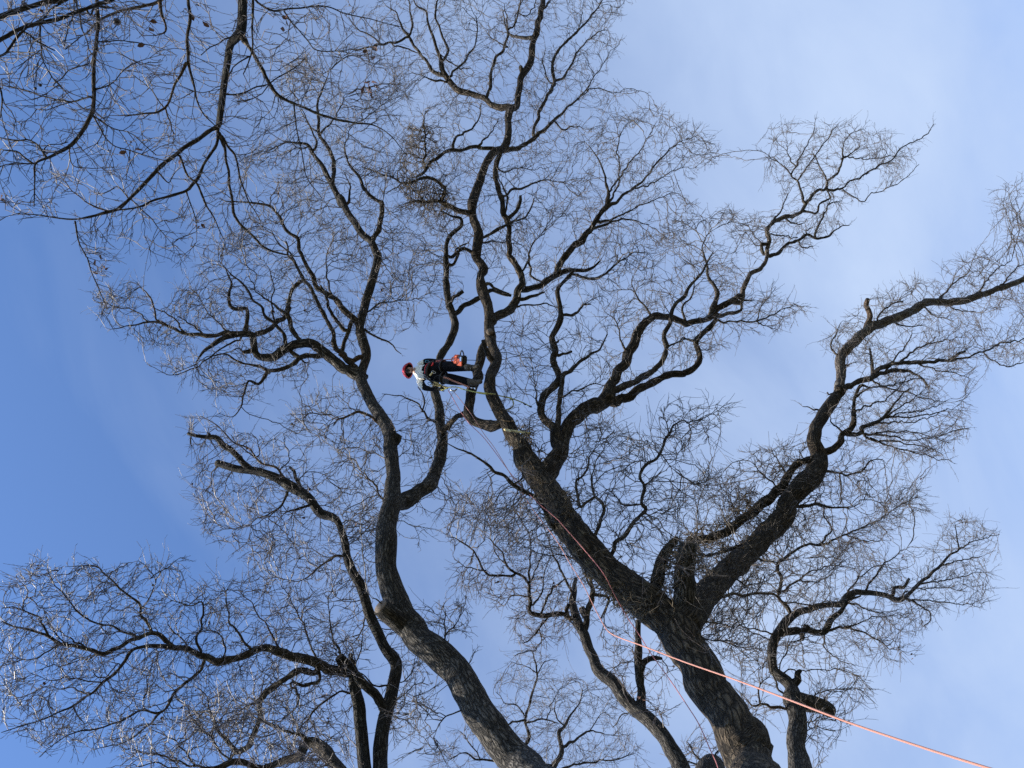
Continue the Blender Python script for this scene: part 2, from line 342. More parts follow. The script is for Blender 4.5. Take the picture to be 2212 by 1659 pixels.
DENS = 0.53
def grow(tree, regions, step=0.10, kill=0.17, infl=2.2, iters=70, tip_r=0.0034, gz=0.75, sprig=0.68, lat=0.18, subs=0.24, noise=0.17, mat_=None, thick_skip=0.09):
    """space colonisation: attractors are scattered through the crown's volume, shoots grow out of the traced limbs to reach them"""
    rng = tree.rng; sk = np.array(tree.sk); kill *= 0.80
    A = []
    for poly, spacing in regions:
        spacing *= DENS
        poly = np.asarray(poly, float); lo, hi = poly.min(0), poly.max(0)
        n = int((hi[0] - lo[0]) * (hi[1] - lo[1]) / spacing ** 2)
        x = rng.uniform(lo[0], hi[0], n); y = rng.uniform(lo[1], hi[1], n); k = in_poly(x, y, poly)
        # uneven density so that gaps of sky stay open
        gx, gy = x / 62.0, y / 62.0
        dn = np.sin(gx * 2.1 + np.sin(gy * 1.7) * 2) + np.sin(gy * 2.6 + np.sin(gx * 1.3 + 1) * 2) + 0.6 * np.sin(gx * 5.3 + gy * 4.1)
        k &= rng.uniform(-2.1, 2.2, n) < dn
        A.append(np.stack([x[k], y[k]], 1))
    A = np.vstack(A)
    near = np.empty(len(A), int)
    for c in range(0, len(A), 2000):
        a = A[c:c + 2000]; near[c:c + 2000] = np.argmin((a[:, None, 0] - sk[None, :, 0]) ** 2 + (a[:, None, 1] - sk[None, :, 1]) ** 2, 1)
    zz = sk[near, 4]; dpx = np.hypot(A[:, 0] - sk[near, 0], A[:, 1] - sk[near, 1])
    v = np.stack([A[:, 0] - 1106, 829.5 - A[:, 1], np.full(len(A), -FPX)], 1); v /= np.linalg.norm(v, axis=1, keepdims=True)
    rw = v @ ROT.T
    dm = dpx / FPX * (zz - 1.6)
    zz = zz + 0.30 * dm + rng.normal(0, gz, len(A)) * np.minimum(1, 0.35 + dm)
    AP = CAMPOS + rw * ((zz - 1.6) / rw[:, 2])[:, None]
    # start nodes
    keep = rng.random(len(sk)) < np.where(sk[:, 5] > thick_skip, 0.10, np.where(sk[:, 5] > 0.04, 0.30, 0.65))
    s0 = sk[keep]
    pos = [p for p in s0[:, 2:5]]; par = [-1] * len(pos); rad0 = list(s0[:, 5])
    POS = np.array(pos); n0 = len(POS)
    def nearest(Q, N):
        best = np.full(len(Q), 1e9); bi = np.zeros(len(Q), int); q2 = (Q ** 2).sum(1)
        for c in range(0, len(N), 1500):
            nn = N[c:c + 1500]; d = q2[:, None] - 2 * Q @ nn.T + (nn ** 2).sum(1)[None]
            j = d.argmin(1); dv = d[np.arange(len(Q)), j]; m = dv < best; best[m] = dv[m]; bi[m] = j[m] + c
        return np.sqrt(np.maximum(best, 0)), bi
    dist, idx = nearest(AP, POS)
    PAR = np.full(n0, -1); DIR = s0[:, 6:9] * 0.6; NCH = np.zeros(n0, int); alive = np.ones(len(AP), bool)
    for it in range(iters):
        act = alive & (dist < infl)
        if act.sum() < 3: break
        ii = idx[act]; d = AP[act] - POS[ii]; d /= np.linalg.norm(d, axis=1, keepdims=True) + 1e-9
        acc = np.zeros_like(POS); np.add.at(acc, ii, d); u = np.unique(ii); u = u[NCH[u] < 3]
        if len(u) == 0: break
        D = acc[u] / (np.linalg.norm(acc[u], axis=1, keepdims=True) + 1e-9) + DIR[u] * 0.85 + rng.normal(0, noise, (len(u), 3))
        D /= np.linalg.norm(D, axis=1, keepdims=True) + 1e-9
        NP = POS[u] + D * step * rng.uniform(0.75, 1.25, (len(u), 1))
        NCH[u] += 1; base = len(POS)
        POS = np.vstack([POS, NP]); PAR = np.concatenate([PAR, u]); DIR = np.vstack([DIR, D]); NCH = np.concatenate([NCH, np.zeros(len(u), int)])
        al = np.where(alive)[0]; dn, jn = nearest(AP[al], NP); m = dn < dist[al]
        dist[al[m]] = dn[m]; idx[al[m]] = jn[m] + base
        alive &= dist > kill
        # attractors stuck on a full node are dropped
        alive &= ~(NCH[idx] >= 3)
    N = len(POS)
    POS[n0:] += rng.normal(0, step * 0.12, POS[n0:].shape)
    # pipe-model radii
    e = 2.3; acc = np.zeros(N); child = np.zeros(N, int)
    for i in range(N - 1, n0 - 1, -1):
        if acc[i] == 0: acc[i] = tip_r ** e
        acc[PAR[i]] += acc[i]; child[PAR[i]] += 1
    R = acc ** (1 / e) * 1.4; R[:n0] = np.minimum(np.array(rad0) * 0.7, np.maximum(R[:n0], tip_r))
    for i in range(n0, N):
        R[i] = min(R[i], R[PAR[i]] * 0.98 + 0.0004) if PAR[i] < n0 else R[i]
    # build: ring of 4 per node, root rings at the traced limb
    S1 = 3
    ids = np.arange(n0, N)
    def rings(P, D, r, sides, ph):
        ref = np.where(np.abs(D[:, 2:3]) < 0.9, np.array([[0, 0, 1.0]]), np.array([[1.0, 0, 0]]))
        a = np.cross(D, ref); a /= np.linalg.norm(a, axis=1, keepdims=True) + 1e-9; b = np.cross(D, a)
        th = np.arange(sides) / sides * 2 * np.pi + ph
        return (P[:, None, :] + r[:, None, None] * (np.cos(th)[None, :, None] * a[:, None] + np.sin(th)[None, :, None] * b[:, None])).reshape(-1, 3)
    up = rings(POS[ids], DIR[ids], R[ids], S1, 0); pp = PAR[ids]
    rp = np.where(pp < n0, R[ids] * 1.25, np.minimum(R[pp], R[ids] * 1.5))
    lo = rings(POS[pp], DIR[ids], rp, S1, 0)
    m = len(ids); k = np.arange(m)[:, None] * S1; j = np.arange(S1)[None]; j2 = (j + 1) % S1
    F = np.stack([k + j, k + j2, k + j2 + m * S1, k + j + m * S1], -1).reshape(-1, 4)
    V = np.vstack([lo, up])
    Vs = [V]; Fs = [F]; off = len(V)
    # side shoots: flowing laterals that each carry short sprigs
    tips = ids[child[ids] == 0]
    def shoots(P, D, PD, L, r, nseg, sides, bend, nz):
        nonlocal off
        nodes = []; 
        for q in range(nseg):
            D = D + PD * bend + rng.normal(0, nz, D.shape); D /= np.linalg.norm(D, axis=1, keepdims=True) + 1e-9
            Pn = P + D * (L / nseg)[:, None]; rn = np.maximum(r * (0.88 if nseg < 4 else 0.9), 0.0016); mm = len(P)
            lo = rings(P, D, r, sides, 0); hi = rings(Pn, D, rn, sides, 0)
            k = np.arange(mm)[:, None] * sides; j = np.arange(sides)[None]; j2 = (j + 1) % sides
            Vs.extend([lo, hi]); Fs.append(np.stack([k + j, k + j2, k + j2 + mm * sides, k + j + mm * sides], -1).reshape(-1, 4) + off); off += 2 * len(lo)
            P, r = Pn, rn; nodes.append((P, D, r))
        return nodes
    def turn(D, ang):
        n = rng.normal(0, 1, D.shape); n -= (n * D).sum(1, keepdims=True) * D; n /= np.linalg.norm(n, axis=1, keepdims=True) + 1e-9
        return D * np.cos(ang)[:, None] + n * np.sin(ang)[:, None]
    thin = ids[R[ids] < 0.016]; pick = thin[rng.random(len(thin)) < sprig]
    st = sk[(sk[:, 5] < 0.024) & (rng.random(len(sk)) < sprig * 0.35)]
    P0 = np.vstack([POS[pick], POS[tips], POS[tips], st[:, 2:5]]); D0 = np.vstack([DIR[pick], DIR[tips], DIR[tips], st[:, 6:9]])
    D0 = D0 / (np.linalg.norm(D0, axis=1, keepdims=True) + 1e-9)
    ang = np.concatenate([rng.uniform(0.35, 0.8, len(pick)), rng.uniform(0.1, 0.5, len(tips) * 2), rng.uniform(0.5, 1.0, len(st))])
    q = step / 0.10
    Ls = rng.gamma(3.5, lat / 3.5, len(P0)) * q
    nodes = shoots(P0, turn(D0, ang), D0, Ls, np.full(len(P0), tip_r * 1.1), 3, 3, 0.16, 0.20)
    for P, D, r in nodes:
        for _ in range(2):
            m = rng.random(len(P)) < subs * 1.2
            if m.sum() == 0: continue
            Lq = rng.gamma(3, lat / 9.5, m.sum()) * q
            shoots(P[m], turn(D[m], rng.uniform(0.5, 1.0, m.sum())), D[m], Lq, r[m] * 0.9, 2, 3, 0.1, 0.2)
    V = np.vstack(Vs); F = np.vstack(Fs)
    o = link_mesh('twigs', V, F, mat_ or tree.tm, tree.root, None); o['kind'] = 'stuff'
    print('GROW', tree.name, 'attr', len(AP), 'left', int(alive.sum()), 'nodes', N - n0, 'quads', len(F))
    tree.tips = POS[tips] if len(tips) else POS[ids]
    return o

def dead_leaves(tree, frac, size=0.05):
    rng = tree.rng; t = tree.tips; c = t[rng.random(len(t)) < frac]; V = []; F = []
    for p in c:
        for _ in range(rng.integers(1, 5)):
            a = rng.normal(0, 1, 3); a /= np.linalg.norm(a); b = np.cross(a, rng.normal(0, 1, 3)); b /= np.linalg.norm(b); nrm = np.cross(a, b)
            s = size * rng.uniform(0.6, 1.3); q = p + rng.normal(0, 0.035, 3); k = len(V)
            V += [q, q + a * s * .35 + b * s * .3 + nrm * s * .12, q + a * s, q + a * s * .35 - b * s * .3 + nrm * s * .15,
                  q + a * s * .75 + b * s * .26, q + a * s * .75 - b * s * .22]
            F += [[k, k + 1, k + 4, k + 2], [k, k + 2, k + 5, k + 3]]
    if V:
        o = link_mesh('dead_leaves', np.array(V), np.array(F), M_LEAF, tree.root, None, smooth=False); o['kind'] = 'stuff'

# ------------------------------------------------------------------ ground
M_GROUND = simple('winter_grass', (0.085, 0.08, 0.045), 0.95, var=0.45, scale=0.9, bump=0.05)
def ground():
    V = []; F = []; n = 60
    rs = np.concatenate([[0.01], np.geomspace(2, 2500, n)]); k = 48
    for i, r in enumerate(rs):
        for j in range(k):
            a = j / k * 2 * math.pi; x, y = r * math.cos(a), r * math.sin(a)
            z = (0.05 * math.sin(x * .7) * math.cos(y * .6) + 0.6 * math.sin(x * .03 + 1) * math.sin(y * .026)) * min(1, r / 15)
            V.append((x, y, z))
    for i in range(len(rs) - 1):
        for j in range(k): F.append([i * k + j, i * k + (j + 1) % k, (i + 1) * k + (j + 1) % k, (i + 1) * k + j][::-1])
    o = link_mesh('ground', np.array(V), np.array(F), M_GROUND); o['kind'] = 'structure'; o['label'] = 'winter grass and leaf litter under the trees'
ground()

# ================================================================== tree lines
# ---- the great oak the climber works in
T2 = Tree('oak_tree', 'massive gnarled oak with mossy trunk rising from the lower right, carrying the roped climber', 'tree', M_BARK_MOSS, M_BARK_LIMB, M_TWIG, 21)
L = T2.line
L("I 540,1800,350,z7.6 470,1659,315,z8.4 410,1480,300 320,1300,285 220,1180,270 120,1010,260 30,860,255 H 2170,760,250,z10.2 2060,670,235 1940,580,220 1800,480,205 1660,340,200 1560,220,190,z11.6 1450,80,182 E 1400,1640,182 1340,1530,180,z12.8 1260,1400,160,z13.2 1180,1300,132 1145,1200,108,z13.7 1095,1110,98 1020,980,84 975,890,76 958,800,72,z14.9 985,725,70 1002,650,66 975,560,66 962,480,70,z16.3 955,350,62 918,250,68 900,150,60 925,85,60 880,20,52 B 878,1640,60,z17.8 890,1500,62 850,1390,62 850,1290,60 895,1180,58 925,1090,55,z19.5 985,990,54 1055,945,54 1082,870,50 1082,760,48 1100,700,52,z21.2 1140,675,48 1145,600,42 1165,490,44 1212,425,46 1232,310,42 1268,180,38 1292,70,36,z23.8 1302,0,34 1312,-140,28,z24.6 1330,-330,10,z25.5", 'trunk', ground=True)
L("I 410,1560,300 455,1500,290 480,1450,260 500,1405,215 512,1375,150", cut=False, slope=0.1, label='rounded burl bulging from the right side of the trunk')
L("E 1310,1440,130 1395,1310,102 1440,1180,96 1480,1085,92 1560,1015,92 1665,960,98 1725,905,92 1755,820,70,z14.9 1800,730,66 1850,640,66 1900,540,62 1948,455,58 2010,405,50 2100,400,45,z16.2 2212,440,40 F 60,437,42 180,410,40 230,350,44 320,310,38 395,270,36,z17.0", 'trunk')
L("F 320,310,38,z16.8 395,270,36,z17.0 430,180,32 462,115,30 540,80,26 562,10,24 C 560,1630,28 580,1560,30 568,1470,28 600,1430,26 665,1390,28,z18 740,1385,24 800,1340,22 830,1290,22 890,1230,20 948,1210,18 960,1150,16 1020,1100,14 1040,1020,12 1050,950,8,z19.5 1080,880,6 1180,820,4", 'branch', m=M_BARK_LIT_PALE)
L("E 1290,1440,100 1380,1240,80 1370,1130,60 1330,1060,52 1308,1000,50 1330,900,48 1398,800,48 1370,700,46 1385,620,44 1358,530,40 1400,430,38 1410,350,32 1395,240,30 1420,200,24 1475,150,22 1500,100,18", slope=0.9)
L("E 1395,1110,46 1410,1000,34 1420,880,34 1430,790,30 1500,730,26 1580,660,20 1650,620,14 1720,520,8", slope=0.7)
L("E 1440,910,14 1520,870,12 1620,830,9 1700,840,5"); L("E 1405,645,22 1490,620,16", cut=True, slope=0.3)
L("E 1415,390,18 1530,370,18 1560,320,14 1610,320,10", slope=.3); L("E 1300,1000,20 1260,950,16 1262,880,11", cut=True)
L("E 1395,560,18 1410,545,10", cut=True)
# crown reaching to the right
L("E 1760,950,70 1800,928,60 1860,915,55 1930,862,54 2050,800,48 2150,770,46 2212,766,44 F 30,768,42 90,738,38 136,660,34 110,570,36 130,525,36 200,460,34 238,415,32", slope=.35)
L("E 1760,870,50 1820,845,45 1880,822,44 1960,778,42 2045,700,36 2092,600,34 2080,520,30 2110,440,28 2150,330,26 2212,278,24 F 60,220,22 130,130,17 185,50,12 230,-20,6", slope=.6)
L("F 195,395,34 240,290,32 235,200,26 190,130,22 180,60,16 150,0,12 C 150,1560,8 200,1480,5", slope=.5); L("F 205,400,28 300,378,26 385,360,22 405,305,14 480,290,6", slope=.2)
L("F 240,425,16 350,435,13 500,430,11 600,390,8 720,330,6 840,340,3", slope=.2); L("F 500,430,9 560,460,7 640,490,4"); L("F 500,430,8 540,330,6 620,220,3"); L("F 90,550,16 40,545,12 0,548,9")
L("C 585,1640,26 640,1620,24 680,1580,22 760,1550,19 830,1510,19 870,1530,17 940,1520,15 990,1480,11 1080,1440,5", slope=.3); L("C 870,1530,15 890,1460,13 910,1400,12 970,1310,9 1050,1285,4", slope=.4)
L("C 830,1510,9 815,1475,8 855,1460,5"); L("C 770,1560,10 800,1590,9 860,1585,7"); L("C 800,1352,18 880,1355,15 900,1300,13 960,1270,12 950,1190,8", slope=.2)
L("C 805,1300,20 780,1220,15 760,1160,14 720,1120,12 750,1070,10 800,960,8 860,850,5 880,760,3", slope=.5); L("C 720,1120,9 660,1060,8 600,1020,6 550,980,4"); L("C 750,1070,8 700,1000,7 690,910,4")
L("C 760,1160,9 830,1060,9 900,960,8 960,880,6 1020,800,4", slope=.4); L("C 950,1160,9 900,1060,9 870,980,7"); L("C 945,1212,20 1050,1210,12 1090,1172,12 1170,1130,11 1250,1080,10 1360,1025,10 1430,950,8 1520,900,7 1600,845,6 1635,800,3", slope=.3)
L("C 1040,1020,9 1090,1010,8 1240,1020,6 1360,1000,5 1460,1000,3"); L("C 1040,1020,9 1100,990,8 1160,930,5"); L("C 1060,1222,9 1130,1270,8 1180,1295,7 1220,1250,7 1310,1220,6 1400,1175,6 1480,1120,5 1535,1058,4", slope=0)
L("C 1180,1130,7 1290,1050,6 1330,980,4"); L("C 600,1430,14 660,1340,9 700,1240,6"); L("C 575,1500,12 650,1510,9 760,1530,6"); L("C 665,1390,12 760,1440,8 820,1410,4"); L("C 530,1560,22 540,1600,24 555,1630,20", slope=0)
L("F 40,430,20 30,330,14 90,250,10 100,150,6"); L("E 2000,400,20 1960,330,14 1900,260,10 1870,160,6"); L("E 1850,640,16 1800,560,12 1790,450,8 1720,380,5", slope=.4); L("E 2090,600,14 2180,560,10 F 60,540,6")
# long climber stem side limbs
L("E 985,430,60 1065,370,56 1120,300,55 1155,230,50 1175,155,48 1145,100,44 1115,20,42 B 1110,1640,40 1092,1540,34 1090,1420,36 1060,1370,36 1028,1260,34 1000,1150,32 1010,1060,34 1045,985,30", slope=1.0)
L("B 1090,1395,26 1130,1350,24 1150,1300,24 1165,1250,22", cut=True, slope=.2)
L("E 1160,225,44 1230,215,42 1310,185,42 1400,130,40 1500,105,30 1600,95,22 1640,70,16 1670,45,10", slope=0.5)
L("E 1400,125,42 1425,60,42 1450,5,42 B 1460,1630,42 1530,1565,40 1590,1480,34 1660,1385,30 1720,1280,26 1722,1200,18 1690,1080,12 1650,1000,8 1600,930,5", slope=0.6)
L("B 1665,1380,24 1760,1300,22 1870,1210,17 1960,1140,14 2040,1040,12 2130,950,9 2200,900,5", slope=.4)
L("B 1700,1330,18 1770,1230,12 1790,1130,10 1780,960,9 1800,850,6", slope=.5); L("B 1640,1420,20 1760,1400,14 1880,1340,10 2000,1290,7 2120,1230,4", slope=.2)
L("B 1560,1560,22 1640,1460,20 1750,1410,14 1860,1405,10 1980,1440,5", slope=.2); L("B 1870,1210,12 1990,1180,9 2110,1110,6 2212,1070,4", slope=.2)
L("B 1730,1230,14 1850,1060,10 1930,960,7 1990,870,4", slope=.6)
L("E 1500,130,20 1600,160,19 1680,130,18 1780,50,12 1860,0,7", slope=.1); L("E 1130,300,24 1230,260,22 1310,235,12", slope=.1); L("E 1130,335,14 1300,322,10 1420,345,5", slope=0)
L("E 960,190,24 1000,220,18 1090,250,12", slope=.1); L("E 1180,100,14 1220,30,16 B 1220,1640,14 1240,1560,9 1320,1500,5")
L("E 1210,30,16 1240,150,14 1310,180,12", slope=.1)
# the top
L("B 1040,965,40 1110,945,36 1180,930,30 1260,880,28 1330,810,24 1400,750,19 1500,660,13 1560,600,10 1640,480,7 1720,380,4", slope=.3)
L("B 1250,885,24 1245,830,22 1290,710,22 1330,620,22 1380,540,24 1370,450,20 1385,350,18 1480,240,15 1580,140,12 1640,60,9 1690,-10,6", slope=.8)
L("B 1380,520,16 1450,480,15 1530,330,12 1620,240,8 1700,190,5"); L("B 1380,780,12 1430,830,11 1490,810,9 1560,820,4"); L("B 1370,540,14 1340,520,10 1300,400,7 1310,330,4")
L("B 1500,230,9 1540,170,7 1560,80,4"); L("B 1530,640,9 1640,560,7 1760,600,5 1850,570,4 1990,600,3")
L("B 1110,692,42 1040,688,42 980,670,40 920,628,38 835,600,38 760,575,40 700,510,40 665,450,34 648,380,28 628,330,22 600,240,18 565,150,14 555,70,13 500,40,10 470,-10,7", slope=.7)
L("B 660,390,18 692,310,18 640,180,14 612,80,13 632,-10,10", slope=.6); L("B 690,490,26 600,462,26 570,410,20 500,320,20 440,232,18 395,170,14 370,90,9 300,30,5", slope=.5)
L("B 445,230,14 462,150,14 445,0,9", slope=.4); L("B 440,235,16 340,275,15 200,300,12 100,320,8 0,325,5", slope=.2); L("B 270,285,12 200,230,11 110,170,8 60,110,5")
L("B 705,490,16 770,420,15 840,340,12 880,260,9 882,100,6"); L("B 945,620,20 968,540,22 975,460,18 1005,370,20 1055,310,18 1080,200,12 1070,120,8 1050,30,4", slope=.8)
L("B 1235,235,24 1150,238,22 1090,222,16 1068,170,11 1040,80,6"); L("B 1085,190,12 1130,140,12 1170,0,6"); L("B 1080,300,10 1000,260,8 940,210,5"); L("B 700,525,16 600,510,14 520,490,6", slope=0)
L("B 1175,480,26 1160,430,24", cut=True); L("B 1290,80,16 1330,30,13 1340,10,8", cut=True); L("B 1170,-20,8 1130,90,8 1120,180,6")
L("B 340,285,10 460,320,9 520,340,5"); L("B 620,330,10 760,430,8 850,440,5"); L("B 1200,100,7 1250,40,7 1260,-30,5")
L("B 1000,955,26 890,945,24 780,965,24 700,970,24 610,1020,22 560,1075,20 500,1130,18", slope=-.1); L("B 725,960,16 750,880,16 850,820,13 900,740,9 915,660,5")
L("B 880,945,14 960,860,9 1020,760,5"); L("B 830,1370,38 780,1350,36 700,1310,36 640,1282,28 560,1295,20 490,1290,12 420,1310,6", slope=.2)
L("B 680,1210,24 600,1150,22 520,1130,20 430,1170,14 330,1130,13 200,1095,9 150,1080,5", slope=.1); L("B 430,1165,12 360,1210,8 300,1240,5"); L("B 545,1080,18 550,900,12 545,750,9", slope=.4)
L("B 1010,1080,12 1060,1100,10 1130,1070,8 1250,1090,5"); L("B 1070,1250,14 1100,1215,18 1180,1205,14 1260,1165,12 1400,1165,6 1500,1230,4", slope=.1); L("B 1060,1370,14 1070,1250,14 1040,1180,10 1010,1110,7", slope=.3)
L("B 1110,1430,12 1200,1370,12 1250,1270,8"); L("B 920,1520,20 1000,1480,22 1080,1440,16 1150,1390,8", slope=.2); L("B 900,1560,14 1000,1550,10 1080,1560,6")
L("B 850,1620,30 780,1600,24 720,1650,26 E 690,0,22", slope=.1)
# dark shadow-side stem by the climber's feet, loop and cut
L("E 985,700,40 965,640,38 930,590,26 918,555,18", cut=True, slope=.4)
L("E 965,520,66 962,500,58", cut=True, slope=-2.5, label='freshly cut round stub on the climbing stem')
L("E 1020,1085,62 960,1100,72 880,1080,66 835,1010,64 845,920,66 868,830,62 895,740,60 905,650,60,z15.9 925,580,50 955,530,40,z16.3", slope=.5)
L("E 865,1080,44,z14.7 810,1015,44 780,1030,36 740,1065,36 690,1100,40 655,1110,40,z15.5")
L("H 1420,160,40 1340,80,32 E 1290,1590,32 1200,1530,30 1110,1480,28 1055,1415,24 980,1385,20 900,1320,16 830,1270,13 770,1235,10 700,1200,6", slope=.05)
L("E 1110,1480,14 1170,1430,14 1175,1340,7", slope=-.5)
# right big limb
L("I 40,720,230 130,610,190 260,450,165 390,325,152 500,230,150 600,130,140,z12.8 680,30,132 F 700,1580,130 790,1480,140 875,1385,130 902,1290,112,z13.8 860,1190,92 900,1080,82 970,970,84 1020,900,68,z14.8 1030,850,66", 'trunk')
L("F 1022,895,68,z14.8 1030,780,68 1035,665,64,z15.6 1090,590,60 1180,510,62 1260,460,60 1370,420,56 1480,370,60 1570,312,52,z16.5 1680,312,46 1850,290,50 1990,240,40 2110,200,38,z17.4 2212,160,38 2330,110,30 2560,10,10,z18.5", 'branch', m=M_BARK_LIT_PALE)
L("F 1190,500,42 1222,400,36 1205,330,36 1215,290,30", cut=True, slope=.4, m=M_BARK_LIT_TAN)
L("F 1040,900,44 1130,830,40 1220,790,34 1310,760,28 1420,740,26 1530,780,15 1590,850,12", slope=.2)
L("F 1265,775,30 1290,722,28 1400,700,28 1500,690,26 1600,690,24 1720,680,20 1830,620,15", slope=.25, cut=True); L("F 1720,682,15 1900,640,12 2060,580,10 2212,540,7 2330,500,4", slope=.3)
L("F 1960,640,9 2030,690,8 2100,720,8 2212,690,6", slope=.1); L("F 1240,775,28 1240,680,20 1225,600,9", slope=.5)
L("F 925,1260,54 1000,1210,46 1060,1150,36 1125,1100,36 1118,1000,28 1130,920,22 1160,850,20 1220,850,9", slope=.2)
L("F 1080,1155,30 1180,1145,28 1165,1115,26 1250,1080,25 1320,1040,20 1400,930,12 1460,860,7", slope=.3); L("F 1190,1150,18 1260,1190,14 1400,1200,10 1550,1230,7 1700,1280,4", slope=.2)
L("F 1300,1050,12 1450,960,9 1560,880,5"); L("F 1190,1150,12 1350,1140,9 1500,1140,7 1650,1190,4"); L("F 1240,1085,12 1400,1080,9 1560,1060,7 1700,1000,4")
L("F 860,1310,50 810,1320,44 760,1350,46 710,1410,50 650,1500,60 560,1580,62 480,1640,60 I 400,60,58 300,150,56 150,190,52 60,205,54", slope=-.35)
L("I 400,240,24 250,290,20 130,296,18", slope=-.2); L("F 930,1390,18 1030,1400,15 1140,1400,12 1220,1340,9 1300,1320,5"); L("F 1030,1400,12 1040,1500,10 1035,1600,6")
L("F 740,1620,30 830,1600,24 920,1600,20 1020,1620,13 1130,1610,5", slope=.1); L("F 920,1010,14 850,990,10 800,975,5"); L("F 1540,310,14 1620,380,9 1700,410,5"); L("F 1270,400,12 1340,330,12 1440,300,8")
L("F 1000,640,14 975,590,12 1000,520,8 1040,440,4"); L("F 1640,300,14 1760,190,10 1820,140,6"); L("F 1900,260,12 1990,150,9 2050,90,7 2120,40,4"); L("F 2060,200,12 2140,110,9 2212,60,6"); L("F 995,900,10 945,890,9", cut=True)
L("F 1080,720,16 1095,700,10", cut=True)
L("F 1260,1080,14 1400,1020,10 1550,1000,8 1710,950,4", slope=.2); L("F 1185,1150,14 1400,1172,10 1600,1180,8 1760,1130,6 1860,1108,3", slope=.2); L("F 1230,1175,14 1340,1230,11 1450,1255,9 1600,1290,7 1780,1340,3", slope=.1)
L("F 1330,1035,12 1450,1045,10 1620,1022,8 1800,965,3", slope=.2); L("F 1135,915,14 1250,852,12 1400,832,9 1560,790,5", slope=.4); L("F 1320,755,14 1400,660,11 1470,570,8 1500,480,4", slope=.5); L("F 1410,700,14 1520,610,11 1650,560,8 1800,535,4", slope=.5)
L("F 1500,690,12 1620,735,9 1760,760,7 1870,790,3", slope=.1); L("F 1225,795,14 1310,850,12 1450,882,9 1600,930,7 1720,940,4", slope=.1); L("F 1350,420,12 1460,460,9 1560,450,6"); L("F 1700,312,10 1800,360,8 1900,370,4"); L("F 1120,1010,12 1230,960,10 1360,900,8 1480,760,4", slope=.4)
L("F 1060,1150,14 990,1090,10 960,1020,6"); L("F 700,1420,14 640,1350,10 600,1250,6"); L("F 640,1500,14 540,1420,10 470,1330,6"); L("I 250,450,20 340,440,14 470,480,8 600,440,4", slope=0); L("I 420,290,20 520,330,14 620,330,8 740,300,4", slope=0)
# broken upright beside the fork
L("I 40,690,170 35,560,150 30,440,140 45,330,130 55,215,112", cut=True, slope=.35, m=M_BARK_GREY, label='upright broken stub with pale bark next to the fork')
L("H 2020,520,80 2050,420,78 2060,340,70 2110,250,60 2170,190,40", slope=.5)
L("I 200,590,30 250,562,24 400,545,21 600,550,17 700,600,11 900,620,7 1000,640,4", slope=-.15, m=M_BARK_LIT_TAN, label='slender smooth sunlit branch reaching right')
L("I 60,720,14 150,720,12 280,740,9 350,762,6 400,740,4", slope=-.1, m=M_BARK_LIT_TAN); L("I 100,840,10 250,840,9 420,890,7 540,900,4", slope=0)
# limbs behind the main stem
L("H 1720,330,36 1745,290,30 1785,210,26 1850,165,30 1885,90,28 1960,0,26 E 1935,1600,24 1950,1490,22 1922,1420,20 1960,1350,20 2060,1270,18 2110,1150,16 2160,1100,13 2212,1060,9 F 60,1080,9 160,1050,6 250,1000,4", slope=.6)
L("H 1640,170,24 E 1690,1640,22 1640,1540,18 1600,1420,14", slope=.6); L("E 1560,1610,22 1535,1560,20 1530,1450,16 1585,1380,14 1610,1290,10 1650,1200,5", slope=.7)
L("E 1930,1600,14 1840,1600,14 1780,1560,9 1700,1500,5"); L("E 1950,1490,12 2000,1420,8"); L("E 2060,1280,9 2140,1370,6"); L("E 2110,1150,9 2080,1050,6 2090,980,4")

# ---- twin-stemmed oak in the middle
T1 = Tree('oak_tree', 'oak with furrowed grey trunk leaning in at bottom centre and forking in two', 'tree', M_BARK_GREY, M_BARK_LIMB, M_TWIG, 5)
L = T1.line
L("H 1430,1960,280,z8.2 1310,1790,250 1190,1640,236,z10.0 1060,1510,222 950,1380,214 870,1250,206 790,1120,200,z11.3 730,1010,198 630,920,192 520,830,188 440,740,180,z12.3 395,640,162 362,560,160 312,450,150 287,350,142 290,200,140,z13.2 298,100,132 322,0,130 E 330,1590,124,z13.8 335,1500,105 335,1400,96 335,1250,98 325,1170,94,z15.0 270,1050,82 200,920,76 130,790,76,z16.4 160,700,62 165,620,64 135,490,60 150,400,58 165,280,60 200,180,56 230,90,54 240,0,50,z18 B 242,1640,50 210,1550,46 160,1510,48 90,1430,44 30,1330,42 0,1260,40 A 2180,1310,40 2130,1190,36 2085,1100,32 2020,1000,24 1970,930,20,z20 1890,915,14 1820,905,6", 'trunk', ground=True)
L("E 330,1600,120 400,1590,108 480,1550,102 570,1470,94 630,1370,86 656,1270,80 662,1180,66 650,1090,64 630,980,60 615,890,58,z16.4 612,800,52 635,680,50 700,575,50 738,500,52 730,400,50 708,320,48 688,230,44 680,130,40,z17.8 690,50,38 680,0,30 B 688,1640,28 690,1560,26 720,1500,26 780,1450,24 775,1400,20 720,1390,14 650,1350,8", 'trunk')
L("H 430,760,140 340,690,130 250,625,120", cut=True, slope=.1, label='thick sawn-off stub on the left of the trunk')
L("E 340,1210,80 365,1180,70 385,1165,50", slope=0.0)
L("E 740,380,36 800,320,34 870,285,34 960,245,26 1040,255,24 1095,280,20", slope=.35); L("E 715,310,28 745,270,27 790,240,24", cut=True, slope=.2)
L("E 620,1080,20 595,1070,18 530,1010,14 500,950,11 420,920,9 370,900,7 260,890,4", slope=.2); L("E 530,1010,12 540,930,10 500,850,7"); L("E 240,1080,20 200,1040,20 100,1020,18 0,1060,12 D 2130,1090,7", m=M_BARK_LIT_TAN, slope=.3)
